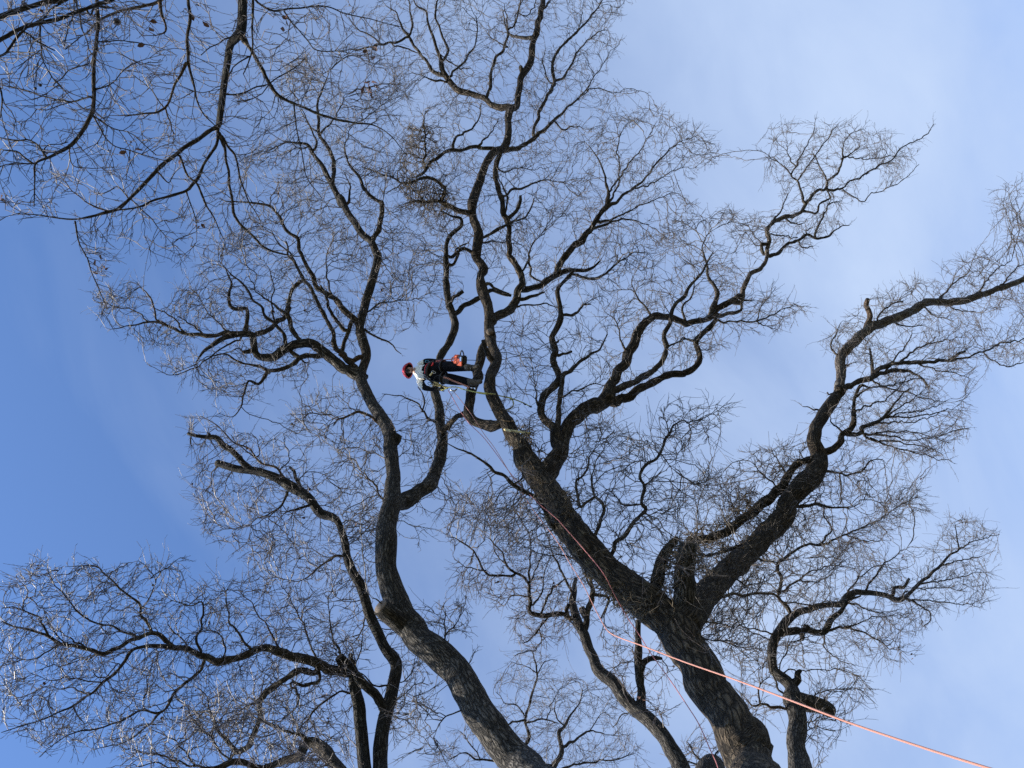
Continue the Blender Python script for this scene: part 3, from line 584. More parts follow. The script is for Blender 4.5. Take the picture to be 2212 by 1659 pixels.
L("E 160,480,16 240,530,14 330,580,10 400,640,5"); L("E 175,380,14 260,310,12 400,290,7 520,300,4"); L("E 300,1570,14 260,1540,14 200,1440,12 170,1400,8", m=M_BARK_LIT_TAN)
L("E 730,60,20 760,0,20 B 760,1630,18 740,1600,12 830,1560,9", slope=.3)
L("H 665,850,12 665,780,11 675,700,8 680,640,4", slope=.5); L("H 670,815,10 720,760,9 770,690,6 800,600,3", slope=.3); L("H 820,1000,9 850,960,6 870,900,3")
L("H 780,1280,12 720,1310,10 650,1360,8 600,1430,5 540,1470,3", slope=.1); L("H 300,640,12 250,590,9 210,585,6", slope=0)
# its left crown
L("E 150,790,76 100,770,74 60,740,74 D 2212,735,74 2100,645,70 2000,582,64 1900,580,60 1810,615,58 1745,655,56 1680,660,52 1640,640,48 1622,580,44 1612,515,42 1560,505,40 1450,530,36 1380,570,30 1310,620,20 1250,690,8", slope=.45)
L("D 1650,650,36 1620,615,34 1560,622,30", cut=True, slope=0)
L("D 1575,505,30 1578,420,28 1578,352,26 1500,345,26 1468,300,22 1480,190,15 1440,90,8", slope=.5); L("D 1540,510,28 1420,515,28 1300,520,28 1180,500,22 1080,465,18 950,432,13 850,450,9 700,482,4", slope=.3)
L("D 1080,465,13 1010,400,12 980,310,12 930,230,7 880,180,4", m=M_BARK_LIT_TAN, slope=.2); L("D 950,432,9 860,360,8 720,330,6 600,290,4"); L("D 1180,500,12 1100,400,9 1000,340,6")
L("D 1620,525,34 1690,475,34 1770,430,34 1840,385,30 1862,260,26 1900,190,24 1925,160,22 1900,80,18 1850,0,14 A 1830,1540,9", slope=.6)
L("D 1960,575,32 1890,510,32 1850,430,30 1850,330,26", slope=.4)
L("D 2060,650,36 1930,668,34 1820,720,30 1720,745,28 1690,785,24 1650,832,20 1585,820,15 1560,900,13 1535,980,10 1485,1030,6 1400,1020,3", slope=.2)
L("D 1720,745,22 1640,715,18 1560,700,15 1450,640,12 1370,650,8 1250,710,6 1100,770,4", slope=.3); L("D 1930,668,28 1850,610,26 1800,490,24 1700,400,20 1680,340,18 1620,280,16 1550,180,14 1480,130,10 1400,60,5", slope=.5)
L("E 125,460,46 95,410,42 55,375,42 0,320,36 D 2150,285,34 2050,225,32 2000,135,28 1950,55,26 1930,0,24 A 1915,1600,24 1905,1530,24 1840,1480,22 1800,1400,20 1740,1335,18 1640,1310,14 1500,1290,9 1400,1280,5", slope=.4)
L("E 105,760,40 30,650,36 D 2150,600,36 2130,500,28 2080,380,26 2020,270,24 1960,180,22 1900,80,16 1880,0,12 A 1780,1560,9 1740,1480,5", slope=.6)
L("E 75,440,32 60,480,30 20,600,28 0,650,22", slope=0); L("E 150,655,34 60,662,34 0,640,28", m=M_BARK_LIT_TAN, slope=.1); L("D 2200,470,24 2130,370,22 2110,300,18 2050,200,12")
L("B 205,1550,36 245,1490,35 268,1420,34 262,1310,32 200,1265,24 150,1200,22 130,1130,20 60,1050,14 40,1000,12 40,900,7 90,800,4", slope=.5)
L("A 2130,1180,26 2145,1090,28 2105,950,26 2055,860,22 2040,700,18 2050,600,12 2100,480,6", slope=.7); L("A 2000,980,16 2030,900,14 1980,800,10 1940,700,6"); L("A 2050,860,12 2160,740,9 2212,600,5")
L("D 2080,640,14 1990,600,10"); L("A 1980,930,9 1920,960,8 1850,900,4"); L("A 2055,870,9 1960,760,7 1900,640,4"); L("B 20,1330,20 60,1280,18 60,1180,10 40,1100,5")
L("D 1930,670,12 1970,700,8"); L("D 1850,400,16 1740,300,12 1640,230,8 1590,120,5"); L("D 1760,440,12 1740,300,10 1750,180,7 1700,60,4"); L("D 2212,370,20 2130,280,16 2100,180,12 2090,60,8 2110,-40,5")
L("D 1310,520,12 1230,450,10 1150,400,6"); L("D 1480,520,12 1400,440,10 1330,380,7 1290,280,4"); L("D 1520,600,8 1400,640,8 1300,660,6"); L("D 1540,545,14 1450,590,12 1300,700,9 1160,760,7 1050,765,5 960,715,3", slope=.1)

# ---- double-stemmed tree at the lower left
T5 = Tree('oak_tree', 'oak with two slender dark stems and a long limb sweeping to the left edge', 'tree', M_BARK, M_BARK_LIMB, M_TWIG_RED, 9)
L = T5.line
L("H 240,1820,110,z12.2 255,1659,96,z12.7 270,1500,94 290,1380,92 320,1240,86 345,1130,78 362,1030,78,z13.8 345,975,82 290,900,70 235,770,70 180,640,70 120,470,66 62,330,56 22,180,50 0,100,44,z15.5 G 2150,60,54 D 2060,1659,64 1960,1560,62 1880,1500,70 1770,1430,56 1680,1395,52 1600,1380,54 1500,1370,50 1400,1340,48,z17.2", 'trunk', ground=True, cut=True)
L("H 180,1820,96,z12.3 160,1659,86,z12.7 145,1500,86 138,1380,84 112,1200,80 92,1070,72,z13.9 40,1010,70 0,965,60", 'trunk', ground=True, cut=True)
L("H 280,1270,62 240,1200,60 170,1120,58 110,1060,56", slope=.3)
L("D 1600,1375,44 1530,1300,42 1460,1240,40 1390,1182,34 1290,1170,27 1200,1160,22", cut=True, slope=.4); L("D 1360,1172,16 1328,1140,14", cut=True, slope=.2); L("D 1225,1170,10 1215,1215,7", slope=0)
L("D 1930,1530,26 1905,1440,25 1862,1360,18", cut=True, slope=.6); L("D 1400,1350,24 1385,1370,14", cut=True, slope=.1)
L("D 1850,1460,18 1770,1370,16 1660,1330,14 1590,1240,11 1500,1200,9 1400,1100,7 1300,1040,4", m=M_BARK_LIT_TAN, slope=.4); L("D 1845,1520,18 1800,1600,16 1750,1650,9 G 1650,100,6 1500,120,4", slope=.2)
L("D 2000,1610,20 1900,1630,16 G 1820,30,9", slope=0); L("G 2205,300,20 2140,310,18 2050,360,14 1980,430,9 1880,460,6 1700,430,4", m=M_BARK_LIT_TAN, slope=.2)
L("D 1640,1310,8 1660,1230,6 1620,1150,4"); L("D 1790,1390,9 1850,1300,7 1810,1150,4"); L("D 1920,1450,9 1960,1390,6 2080,1410,4")
L("G 1780,0,9 1650,60,8 1580,110,6 1400,130,4"); L("D 1680,1340,9 1560,1240,7 1480,1150,5")
# the long left limb
L("H 60,1050,60 0,1040,66 G 2100,1012,68 1950,982,62 1820,942,58 1720,905,54 1640,900,50 1540,940,50 1420,972,48 1310,962,46 1220,912,42 1120,892,38 1000,872,30 900,880,24 830,950,23 740,1050,21 650,1110,19 580,1180,17 510,1250,15 380,1310,11 200,1370,8 0,1425,5", slope=.22)
L("G 1110,885,30 1060,835,30 1000,795,28 900,820,26 800,870,26 720,910,28 650,925,30 540,890,25 380,857,22 310,812,18 200,785,15 80,765,12 0,720,8", slope=.3)
L("G 975,800,22 950,740,20 900,680,18 895,620,16 830,570,14 760,500,12 680,410,10 620,365,8 440,360,4", slope=.3); L("G 310,812,14 260,720,12 210,670,10 80,630,8 0,640,5", slope=.2)
L("G 380,860,13 250,930,10 100,980,8 0,1010,5"); L("G 1315,970,24 1290,1030,22 1200,1090,22 1120,1170,20 1090,1230,18 1030,1300,18 890,1290,14 740,1370,12 620,1410,10 450,1440,8 330,1520,6 250,1600,4", slope=.15)
L("G 1030,1300,14 950,1390,12 830,1470,10 700,1520,7 600,1530,4"); L("G 1285,925,18 1255,820,16 1300,700,14 1290,600,11 1230,620,9 1100,590,5", slope=.5); L("G 1600,890,18 1545,820,16 1480,700,11 1440,500,5", slope=.6)
L("G 880,820,16 740,760,14 640,735,13 500,670,12 440,600,9 330,450,7 300,340,4", slope=.35); L("G 560,895,12 480,840,10 380,780,7"); L("G 1420,960,12 1440,860,10 1380,780,7 1250,800,5")
L("G 640,925,12 560,960,9 400,1000,7 250,1030,5"); L("G 640,1110,10 500,1090,8 350,1100,6 200,1060,4"); L("G 580,1180,9 450,1150,8 300,1140,6 200,1190,5 120,1255,4"); L("G 760,1000,9 640,1080,8 600,1020,5")
L("G 430,870,9 330,760,7 300,650,4"); L("G 900,650,9 960,560,8 980,440,6 900,330,4"); L("G 970,440,7 1060,380,6 1150,310,3"); L("G 1230,910,10 1140,800,9 1060,740,7"); L("G 150,660,9 170,560,8 240,620,5", m=M_BARK_LIT_TAN)
L("G 2020,1035,42 1900,1050,42 1800,1110,42 1700,1190,42 1660,1260,40 1652,1350,36 1612,1450,36 1575,1525,38 1520,1550,34 1450,1490,28 1400,1440,24 1370,1350,16 1330,1230,9 1260,1150,5", slope=.3)
L("G 2045,1040,22 2045,1100,22 1960,1132,22 1860,1110,16", slope=.1); L("G 1860,1130,16 1912,1200,16 1890,1280,12 1820,1340,8 1700,1370,5"); L("G 1665,1355,16 1750,1390,14 1850,1430,9 2000,1450,5")
L("H 80,1180,14 0,1190,14 G 2050,1250,14 1960,1350,12 1920,1430,6", slope=.1); L("G 1690,1200,20 1620,1240,14 1560,1280,9"); L("G 1520,1550,18 1470,1620,16 1380,1700,10")
L("G 1820,940,16 1780,860,14 1700,740,10 1600,600,7 1560,520,4", m=M_BARK_LIT_TAN, slope=.5); L("G 2050,1000,16 1990,850,14 1930,700,10 1850,560,6 1800,480,4", m=M_BARK_LIT_TAN, slope=.6)
L("H 90,1060,22 80,980,20 60,930,34", cut=True); L("H 30,1000,24 0,900,18 G 2140,820,14 2120,700,9 2100,560,5", slope=.7)
L("H 340,1130,12 230,1130,12 140,1050,7"); L("H 380,1110,9 470,1040,8 480,960,5"); L("H 360,1220,8 460,1150,7 560,1080,4"); L("H 350,1240,8 440,1240,6 540,1235,4"); L("H 90,1080,10 140,890,9 160,780,6")
L("H 150,560,14 160,700,12 120,830,8"); L("H 330,1330,7 420,1360,5 500,1420,3")

# ---- lower-left limbs of a tree rooted below the frame
T9 = Tree('oak_tree', 'thick arching limb with mossy clump rising at the bottom edge left of the twin stems', 'tree', M_BARK_MOSS, M_BARK_LIMB, M_TWIG_RED, 31)
L = T9.line
L("G 2260,1840,120,z10.6 2170,1680,92,z11.2 2090,1570,84 2020,1500,78,z12 1970,1490,60 1920,1570,62 1830,1600,52 1740,1650,42 1650,1720,26,z12.8", 'trunk', ground=True)
L("G 2000,1500,28 1940,1462,24 1840,1430,12 1780,1400,5", slope=.2); L("G 1760,1640,34 1620,1655,36 1530,1628,40 1440,1640,42 1370,1700,44 1300,1780,30", slope=.1)
L("G 1440,1640,20 1250,1650,16 1100,1600,12 900,1560,8 800,1530,4", slope=.2); L("G 1480,1630,14 1400,1540,12 1300,1420,9 1200,1300,5", slope=.4); L("G 1250,1640,12 1150,1500,9 1050,1440,7 960,1400,4")
L("G 2030,1500,10 2080,1530,9 2100,1470,5"); L("G 1290,1780,18 1180,1690,14 1000,1640,9 850,1640,5")

# ---- slender grey tree, centre right, behind
T4 = Tree('oak_tree', 'slim pale-barked tree between the two biggest trunks, with a fine brown crown', 'tree', M_BARK_GREY, M_BARK_LIMB, M_TWIG_RED, 14)
L = T4.line
L("H 2280,1840,130,z10.8 2185,1680,116,z11.4 2125,1560,108 2060,1430,98 1955,1330,94,z12.4 1870,1250,90 1775,1130,80 1670,1040,76 1620,930,66 1580,820,66,z14 1525,720,60 1496,620,48 1505,540,40,z15 1520,440,20,z15.6", 'trunk', ground=True)
L("H 1930,1290,66 1935,1200,58 1930,1100,56 1908,1000,50 1908,850,42 1915,720,40", cut=True, slope=.7); L("H 1925,1040,40 1970,970,40 2020,960,32 2060,960,24", cut=True, slope=.3)
L("H 1560,800,44 1580,720,42 1568,660,46 1560,625,46", cut=True, slope=.4); L("H 1580,690,34 1605,600,38 1625,520,30 1600,430,16 1560,350,8", slope=.5)
L("H 1500,700,36 1460,690,36 1380,668,32 1300,682,34 1225,660,30 1218,600,26 1215,500,20 1160,430,18 1100,380,16 1060,330,14 1030,270,10 960,180,5", slope=.4)
L("H 1450,690,30 1460,640,28 1465,612,24", cut=True, slope=.5); L("H 1215,500,16 1220,380,14 1230,240,9 1190,120,5"); L("H 1290,665,16 1320,580,14 1380,490,12 1450,440,7"); L("H 1235,610,14 1290,550,12 1310,400,7 1350,300,4")
L("H 1120,420,18 1000,425,16 920,390,14 860,270,12 760,200,9 680,180,5", slope=.3); L("H 1330,700,16 1270,770,14 1230,830,11 1180,860,6", slope=-.1); L("H 1280,770,9 1300,850,6")
L("H 1460,700,10 1500,740,9 1540,760,4"); L("H 1250,900,8 1180,920,7 1130,940,6", slope=0, cut=True); L("H 940,390,10 840,380,8 740,320,5"); L("H 860,270,9 840,350,7")
L("H 1210,560,12 1100,560,9 1060,620,5"); L("H 1500,560,20 1440,420,16 1380,310,12 1340,200,7 1300,100,4", slope=.6); L("H 1600,480,16 1560,330,12 1480,180,8 E 1380,1650,5", slope=.6)
L("H 1620,440,16 1500,300,12 1330,290,8 1180,240,5", slope=.3); L("H 1700,560,20 1720,600,16 1680,700,9", slope=.2); L("H 1735,560,12 1700,680,9 1680,800,5")
L("H 1880,1310,9 1810,1330,8 1760,1400,5"); L("H 1090,380,9 1000,280,7 960,120,5 900,20,3"); L("H 1210,480,9 1270,350,8 1330,240,5")

# ---- small oak at the right with sawn stubs
T3 = Tree('oak_tree', 'smaller oak right of the main trunk, thick sawn stub at mid height and windswept crown', 'tree', M_BARK_GREY, M_BARK_LIMB, M_TWIG, 17)
L = T3.line
L("I 790,1840,160,z9.9 772,1640,150,z10.6 760,1560,122 758,1480,120 765,1380,122 760,1280,125 745,1220,124 738,1160,84,z12.0 700,1105,76 625,1040,68 608,960,62 612,860,62 640,785,62,z12.9 700,700,58 760,662,46 870,630,40 955,612,36 1040,602,46 1090,552,46 1190,530,36 1300,540,32 1395,580,36,z14.8 1465,550,24 1530,480,22 1600,430,20 1680,360,17 1730,300,14 1790,258,11 1782,180,8 1770,90,4,z16.5", 'trunk', ground=True)
L("I 1375,545,22 1385,500,22 1440,488,20 1470,438,17", cut=True, slope=.3); L("I 1470,580,16 1560,622,12 1620,690,9 1570,750,5"); L("I 1475,575,12 1600,590,9 1750,600,7 1950,625,3")
L("I 645,800,48 700,778,48 760,775,46 788,800,36 790,832,28", cut=True, slope=.1); L("I 800,775,40 805,752,42 835,782,44 930,790,42 962,720,40 1040,650,28 1080,600,22 1160,560,10", slope=.2)
L("I 950,775,20 1060,762,16 1160,780,13 1300,860,9 1400,905,4"); L("I 1060,755,12 1180,720,9 1300,690,6 1430,670,4"); L("I 1080,600,12 1200,640,9 1330,680,5")
L("I 765,1235,110 850,1235,112 930,1275,96 965,1300,88", cut=True, slope=.1, label='short thick sawn stub pointing right'); L("I 735,1140,54 755,1090,50 765,1050,40 782,1035,22", cut=True, slope=.3)
L("I 715,670,30 690,630,28 650,575,22 650,470,24 640,350,24 700,290,20 780,242,17 900,226,16 1000,200,14 1080,160,12 1180,110,9 1280,70,7 1380,0,4", slope=.4, m=M_BARK_LIMB)
L("I 900,222,14 980,140,12 930,30,8 F 920,1600,4"); L("I 650,540,16 760,460,14 860,400,10 1000,372,8 1150,380,4", m=M_BARK_LIT_TAN); L("I 800,465,10 900,462,8 980,420,5"); L("I 1080,170,10 1180,210,8 1290,200,4")
L("I 730,1270,22 670,1285,20 600,1280,20 540,1250,18 470,1262,12 430,1210,6", slope=.1, m=M_BARK_LIT_TAN); L("I 700,1210,14 650,1180,13 620,1110,12 590,1000,9 570,900,5", slope=.5); L("I 520,1250,12 520,1130,9 580,1080,5")
L("I 650,1060,10 720,1030,9 780,1040,8 900,1030,7 1080,1040,6 1200,1110,3", slope=.1); L("I 860,1210,10 900,1170,8 1030,1160,7 1180,1150,4"); L("I 790,1420,8 880,1400,7 1000,1420,4"); L("I 830,1380,8 930,1340,7 1080,1380,4")
L("I 1190,530,14 1260,420,12 1340,330,8 1450,260,5"); L("I 1050,600,12 1120,480,10 1200,400,8 1330,340,5"); L("I 1540,480,12 1650,460,9 1780,440,7 1950,400,4"); L("I 1680,360,10 1800,330,8 1930,300,5"); L("I 1790,260,9 1900,200,7 2050,160,4")
L("I 1400,570,10 1500,520,8 1680,500,6 1800,520,4"); L("I 640,1050,9 700,880,8 780,830,6 870,860,4"); L("I 780,840,8 790,940,7 810,1020,4"); L("I 930,790,12 940,900,8 1010,960,6 1130,1000,4"); L("I 620,900,9 560,960,8 530,1020,5")
L("I 600,800,12 500,770,10 400,740,8 300,600,5", slope=0); L("I 580,830,9 430,760,8 380,650,5")

# ---- far tree at the bottom centre
T6 = Tree('young_tree', 'small distant bare tree with light twigs at the bottom edge between two trunks', 'tree', M_BARK_LIMB, M_BARK_LIMB, M_TWIG_RED, 41)
L = T6.line
L("H 1330,1800,50,z17.4 1375,1650,38,z18 1412,1590,34 1420,1530,32 1402,1440,26 1440,1400,20 1480,1320,14 1540,1240,8,z19.6 1560,1150,4", 'trunk', ground=True)
L("H 1420,1530,18 1510,1480,16 1600,1430,12 1700,1440,6", slope=.3); L("H 1360,1650,22 1240,1620,24 1185,1540,26 1210,1460,24 1190,1370,18 1230,1200,16 1268,1060,12 1250,960,8 1240,900,4", slope=.5)
L("H 1190,1370,12 1300,1350,10 1400,1370,8"); L("H 1190,1350,14 1100,1370,12 1040,1400,9", slope=.1); L("H 1200,1330,12 1130,1260,9 1060,1240,6 1010,1170,4"); L("H 1268,1060,8 1310,980,6 1400,960,3"); L("H 1265,1050,7 1170,1000,5 1100,980,3")
L("H 1440,1390,12 1390,1330,9 1380,1220,6"); L("H 1330,1340,9 1370,1230,6 1400,1160,4"); L("H 1130,1620,18 900,1600,14 800,1560,9 700,1600,4", slope=.1); L("H 900,1600,9 830,1500,7 790,1430,4")
L("H 1360,1690,14 1600,1620,12 1800,1600,8 1900,1560,4", slope=.1); L("H 1600,1430,8 1660,1340,6 1700,1300,4")
# far tree at the bottom right behind the trunk
T8 = Tree('young_tree', 'sliver of a far tree showing behind the foot of the biggest trunk', 'tree', M_BARK_GREY, M_BARK_LIMB, M_TWIG_RED, 43)
L = T8.line
L("I 180,1850,230,z12 200,1720,200,z12.5 220,1650,150,z12.9 235,1615,70,z13.0", 'trunk', ground=True)
L("I 170,1640,16 100,1570,12 60,1500,6"); L("I 200,1640,12 260,1540,9 250,1470,4"); L("I 160,1650,14 60,1620,10 0,1600,5")

# ---- overhead branches of the tree behind the photographer
T7 = Tree('oak_tree', 'near dark overhanging branches reaching down from the top left corner', 'tree', M_BARK, M_BARK_LIMB, M_TWIG_RED, 3)
T7.wig = 0.45
L = T7.line
L("A 1700,-2900,330,z6.0 1660,-2300,240,z6.9 1620,-1500,150,z7.9 1570,-700,86,z8.3 1560,-300,70 1556,-60,64,z8.5 1552,80,62 1545,200,66 1480,270,50,z8.8 1462,370,46 1442,500,44 1422,650,42 1402,790,42,z9.2", 'trunk', ground=True)
L("A 1395,810,34 1330,852,28 1200,940,27 1050,1050,27 940,1160,25 800,1300,22 680,1370,19 500,1410,12 300,1390,9 120,1378,4", slope=.1)
L("A 1395,830,24 1390,930,21 1300,1060,19 1240,1180,21 1190,1230,20 1050,1270,17 900,1320,14 780,1345,10 650,1380,5", slope=.15); L("A 1400,850,24 1450,980,20 1460,1100,18 1470,1200,17 1510,1380,19 1600,1490,18 1700,1590,16 1850,1630,9 1950,1640,4", slope=.05)
L("A 1420,870,16 1500,1000,14 1540,1150,12 1600,1300,9 1680,1420,5", slope=.1); L("A 1150,1000,14 1190,1100,14 1270,1200,14 1330,1320,12 1390,1440,8 1430,1540,4", slope=0)
L("A 1555,240,44 1600,310,24 1640,380,24 1720,530,24 1790,610,22 1900,672,19 2040,730,18 2170,772,16 B 100,785,12 220,800,9 330,880,7 420,1000,4", slope=.1)
L("A 1610,-900,30 1628,-300,24 1620,0,20 1615,200,14 1600,390,10 1560,480,6", slope=0.02); L("A 1618,-60,16 1650,20,15 1760,65,14 1900,55,11 2050,40,10 2200,75,9 B 100,100,8 260,140,6 380,170,4", slope=0)
L("A 1820,70,9 1900,170,9 1980,270,8 2040,320,8 2200,325,7 B 60,330,5", slope=0); L("A 1450,605,12 1560,600,11 1700,537,9 1850,450,7 1960,380,4", slope=0); L("A 1510,235,12 1400,275,9 1290,350,5", slope=0)
L("A 1885,670,9 1890,800,9 1930,950,8 1970,1130,7 2060,1260,4", slope=0)
L("A 1180,-1300,60,z8.0 1230,-700,34,z8.3 1205,-60,24,z8.5 1210,100,22 1190,260,22 1200,400,20 1250,580,12 1310,720,9 1380,800,5,z8.9", label=None); L("A 1195,400,18 1130,540,16 1060,690,15 900,720,11 780,750,5", m=M_BARK_LIT_TAN, slope=0)
L("A 1060,690,10 1090,800,9 1120,870,5", m=M_BARK_LIT_TAN)
L("A 800,-1300,60,z7.6 680,-700,40,z7.9 618,-60,26,z8.1 628,200,25 622,330,25 592,500,25 586,640,25 586,730,26 520,835,26 460,930,26 320,1010,18 220,1055,13 215,1150,10 210,1330,5,z8.5")
L("A 586,735,10 740,830,8 860,870,6 1000,1000,4"); L("A 600,745,10 700,900,8 900,990,7 1050,1035,4"); L("A 575,622,12 430,642,12 300,628,10 150,580,8 0,545,5"); L("A 300,1010,12 210,910,12 100,905,10 0,885,7")
L("A 215,1050,12 100,980,10 0,950,7"); L("A 280,1000,9 300,935,8 430,925,5"); L("A 600,578,10 700,540,8 820,440,7 900,390,4"); L("A 635,268,9 850,270,8 980,300,5"); L("A 220,1050,8 110,1050,6 0,1080,4")
L("A -700,420,80,z7.2 -250,230,50 0,118,40,z7.5 150,62,36 300,18,34 460,-40,32,z7.6 700,-260,44,z7.6 800,-1300,70,z7.5"); L("A -300,380,44,z7.5 0,250,30 120,190,27 250,150,27 400,120,27 520,72,25 620,28,28 760,-40,30,z7.7 900,-300,36 1000,-1000,60,z7.6")
L("A -200,420,24,z7.4 0,340,18 60,290,17 150,190,16 290,90,14 400,0,12,z7.6"); L("A 255,150,12 260,290,10 270,400,7 400,560,4"); L("A 480,-40,10 510,150,9 560,280,8 610,390,4"); L("A -40,480,12,z7.6 10,600,10 0,760,6,z7.7")
L("A 1130,-60,24,z8.6 1030,0,23 870,52,21 750,82,18 640,125,15 590,190,12 520,240,7,z8.8", m=M_BARK_LIT_TAN); L("A 1020,0,22 1040,120,18 1055,212,12 1000,240,6", m=M_BARK_LIT_TAN, slope=0)
L("A 480,1415,10 500,1550,9 550,1650,9 D 560,20,9 610,150,8 660,270,6 690,340,4", slope=0); L("A 440,925,9 460,1060,7 600,1100,4", m=M_BARK_LIT_TAN); L("A 410,300,8 470,60,8 480,-50,8")
L("A 700,1355,10 600,1320,11 540,1290,8 470,1220,6 415,1160,4", m=M_BARK_LIT_TAN, slope=0); L("A 830,1280,9 760,1200,8 650,1240,5"); L("A 850,1285,9 950,1380,7 1050,1500,4"); L("A 1200,1250,9 1250,1380,7 1260,1480,4")
L("A 1010,1100,10 1080,1170,8 1130,1100,5"); L("A 580,90,14 640,40,14 740,60,8"); L("A 130,190,14 260,270,12 350,330,6"); L("A 1600,360,9 1480,440,7 1440,560,5"); L("A 350,560,7 420,480,6 560,400,4"); L("A 1060,700,7 950,560,6 850,480,4")

for T in (T7, T2, T1, T5, T9, T4, T3, T6, T8): T.build_limbs()

# ------------------------------------------------------------------ crowns (regions in frame units, spacing of shoots)
def R_(*p): return [(p[i], p[i + 1]) for i in range(0, len(p), 2)]
grow(T7, [(R_(0,0, 780,0, 745,60, 640,120, 560,180, 600,260, 560,330, 520,420, 540,520, 480,560, 400,560, 210,520, 160,480, 100,480, 0,470), 15.5),
          (R_(0,0, 330,0, 300,90, 180,150, 0,170), 12), (R_(180,520, 240,540, 250,640, 220,660, 180,580), 15), (R_(640,120, 760,60, 830,110, 700,220, 620,260), 18)],
     step=0.085, kill=0.13, infl=1.3, tip_r=0.0021, gz=0.45, sprig=0.6, lat=0.13, subs=0.25, thick_skip=0.05)
grow(T1, [(R_(600,160, 650,120, 760,90, 850,130, 880,220, 850,330, 850,440, 880,560, 900,620, 860,690, 800,740, 690,770, 600,740, 540,700, 500,640, 430,600, 430,560, 450,500, 520,420, 520,340, 600,300), 10.2),
          (R_(200,640, 280,610, 340,640, 430,600, 520,640, 560,720, 640,760, 700,780, 660,820, 600,830, 540,880, 470,850, 390,810, 350,790, 420,760, 320,740, 220,700), 9.4),
          (R_(620,920, 650,870, 700,850, 780,830, 830,930, 835,1010, 700,960, 640,950), 11.5), (R_(740,980, 840,1020, 830,1240, 790,1240, 740,1120, 700,1040), 14),
          (R_(830,720, 950,690, 1000,640, 970,560, 900,500, 850,560, 820,640), 12), (R_(850,900, 940,860, 1010,900, 1000,980, 940,1030, 880,1000), 14), (R_(870,1040, 990,1010, 1000,1120, 900,1180, 860,1130), 20),
          (R_(920,1300, 1010,1290, 1020,1350, 970,1390, 920,1350), 14), (R_(870,1480, 960,1500, 960,1640, 880,1640), 19), (R_(780,480, 900,440, 1000,520, 960,620, 860,620), 15)],
     step=0.10, kill=0.15, infl=1.5)
grow(T5, [(R_(400,890, 480,900, 560,950, 640,940, 700,1000, 780,1050, 820,1130, 800,1290, 740,1260, 640,1240, 560,1230, 500,1190, 430,1130, 420,1050, 420,980), 10.8),
          (R_(0,1270, 60,1220, 150,1210, 250,1225, 385,1205, 400,1265, 480,1260, 560,1250, 680,1240, 760,1280, 800,1400, 760,1500, 600,1520, 540,1580, 440,1600, 380,1560, 240,1610, 80,1600, 0,1550), 10.2),
          (R_(860,1300, 910,1380, 930,1460, 900,1560, 850,1640, 830,1500), 13), (R_(560,1400, 760,1400, 770,1640, 640,1640, 540,1560), 11), (R_(700,1370, 760,1360, 770,1460, 710,1460), 6.5)],
     step=0.10, kill=0.15, infl=1.5)
grow(T9, [(R_(250,1659, 260,1600, 380,1560, 480,1500, 600,1520, 700,1560, 700,1659), 10.5), (R_(640,1590, 700,1590, 720,1659, 640,1659), 6)], step=0.10, kill=0.14, infl=1.5)
grow(T2, [(R_(760,60, 840,-30, 1380,-30, 1310,60, 1345,100, 1290,180, 1375,195, 1270,260, 1180,330, 1110,400, 1150,520, 1090,620, 1030,560, 960,540, 900,480, 870,400, 850,330, 880,220, 840,130), 10.6),
          (R_(1110,600, 1100,440, 1180,330, 1290,260, 1420,225, 1530,290, 1560,340, 1470,400, 1500,440, 1400,560, 1290,610, 1190,640), 10.6),
          (R_(1260,640, 1340,580, 1440,480, 1590,450, 1660,480, 1640,540, 1650,620, 1740,660, 1690,710, 1600,720, 1500,800, 1400,760, 1290,700), 10.6),
          (R_(1650,280, 1700,270, 1760,255, 1830,265, 1900,270, 1960,320, 1990,330, 1930,400, 1830,430, 1800,520, 1720,545, 1640,540, 1560,500, 1570,460, 1660,480, 1690,430, 1650,370), 11.2),
          (R_(1780,730, 1800,690, 1880,640, 1960,610, 2080,560, 2212,510, 2240,640, 2240,760, 2110,790, 2080,900, 2095,945, 2020,985, 1950,985, 1860,960, 1800,1010, 1810,900, 1820,800), 10.0),
          (R_(2150,410, 2200,370, 2240,420, 2240,540, 2160,520), 11), (R_(2000,640, 2212,600, 2212,700, 2100,700), 20),
          (R_(1370,1260, 1440,1150, 1470,1040, 1560,990, 1700,960, 1790,1000, 1900,990, 1860,1080, 1780,1100, 1720,1200, 1640,1300, 1560,1360, 1480,1300), 9.2),
          (R_(1210,960, 1290,900, 1400,940, 1450,870, 1590,870, 1520,960, 1450,1010, 1480,1100, 1420,1250, 1330,1220, 1240,1110), 10.8),
          (R_(1080,690, 1240,660, 1320,760, 1440,800, 1340,880, 1240,930, 1140,940, 1080,850), 15), (R_(1500,1350, 1620,1290, 1700,1320, 1640,1400, 1600,1450, 1520,1420), 13), (R_(1010,1120, 1130,1020, 1200,1110, 1230,1200, 1130,1200), 12),
          (R_(1740,1240, 1780,1100, 1900,1040, 2000,1040, 1930,1120, 1840,1160, 1800,1280), 15)],
     step=0.105, kill=0.16, infl=1.5, thick_skip=0.16)
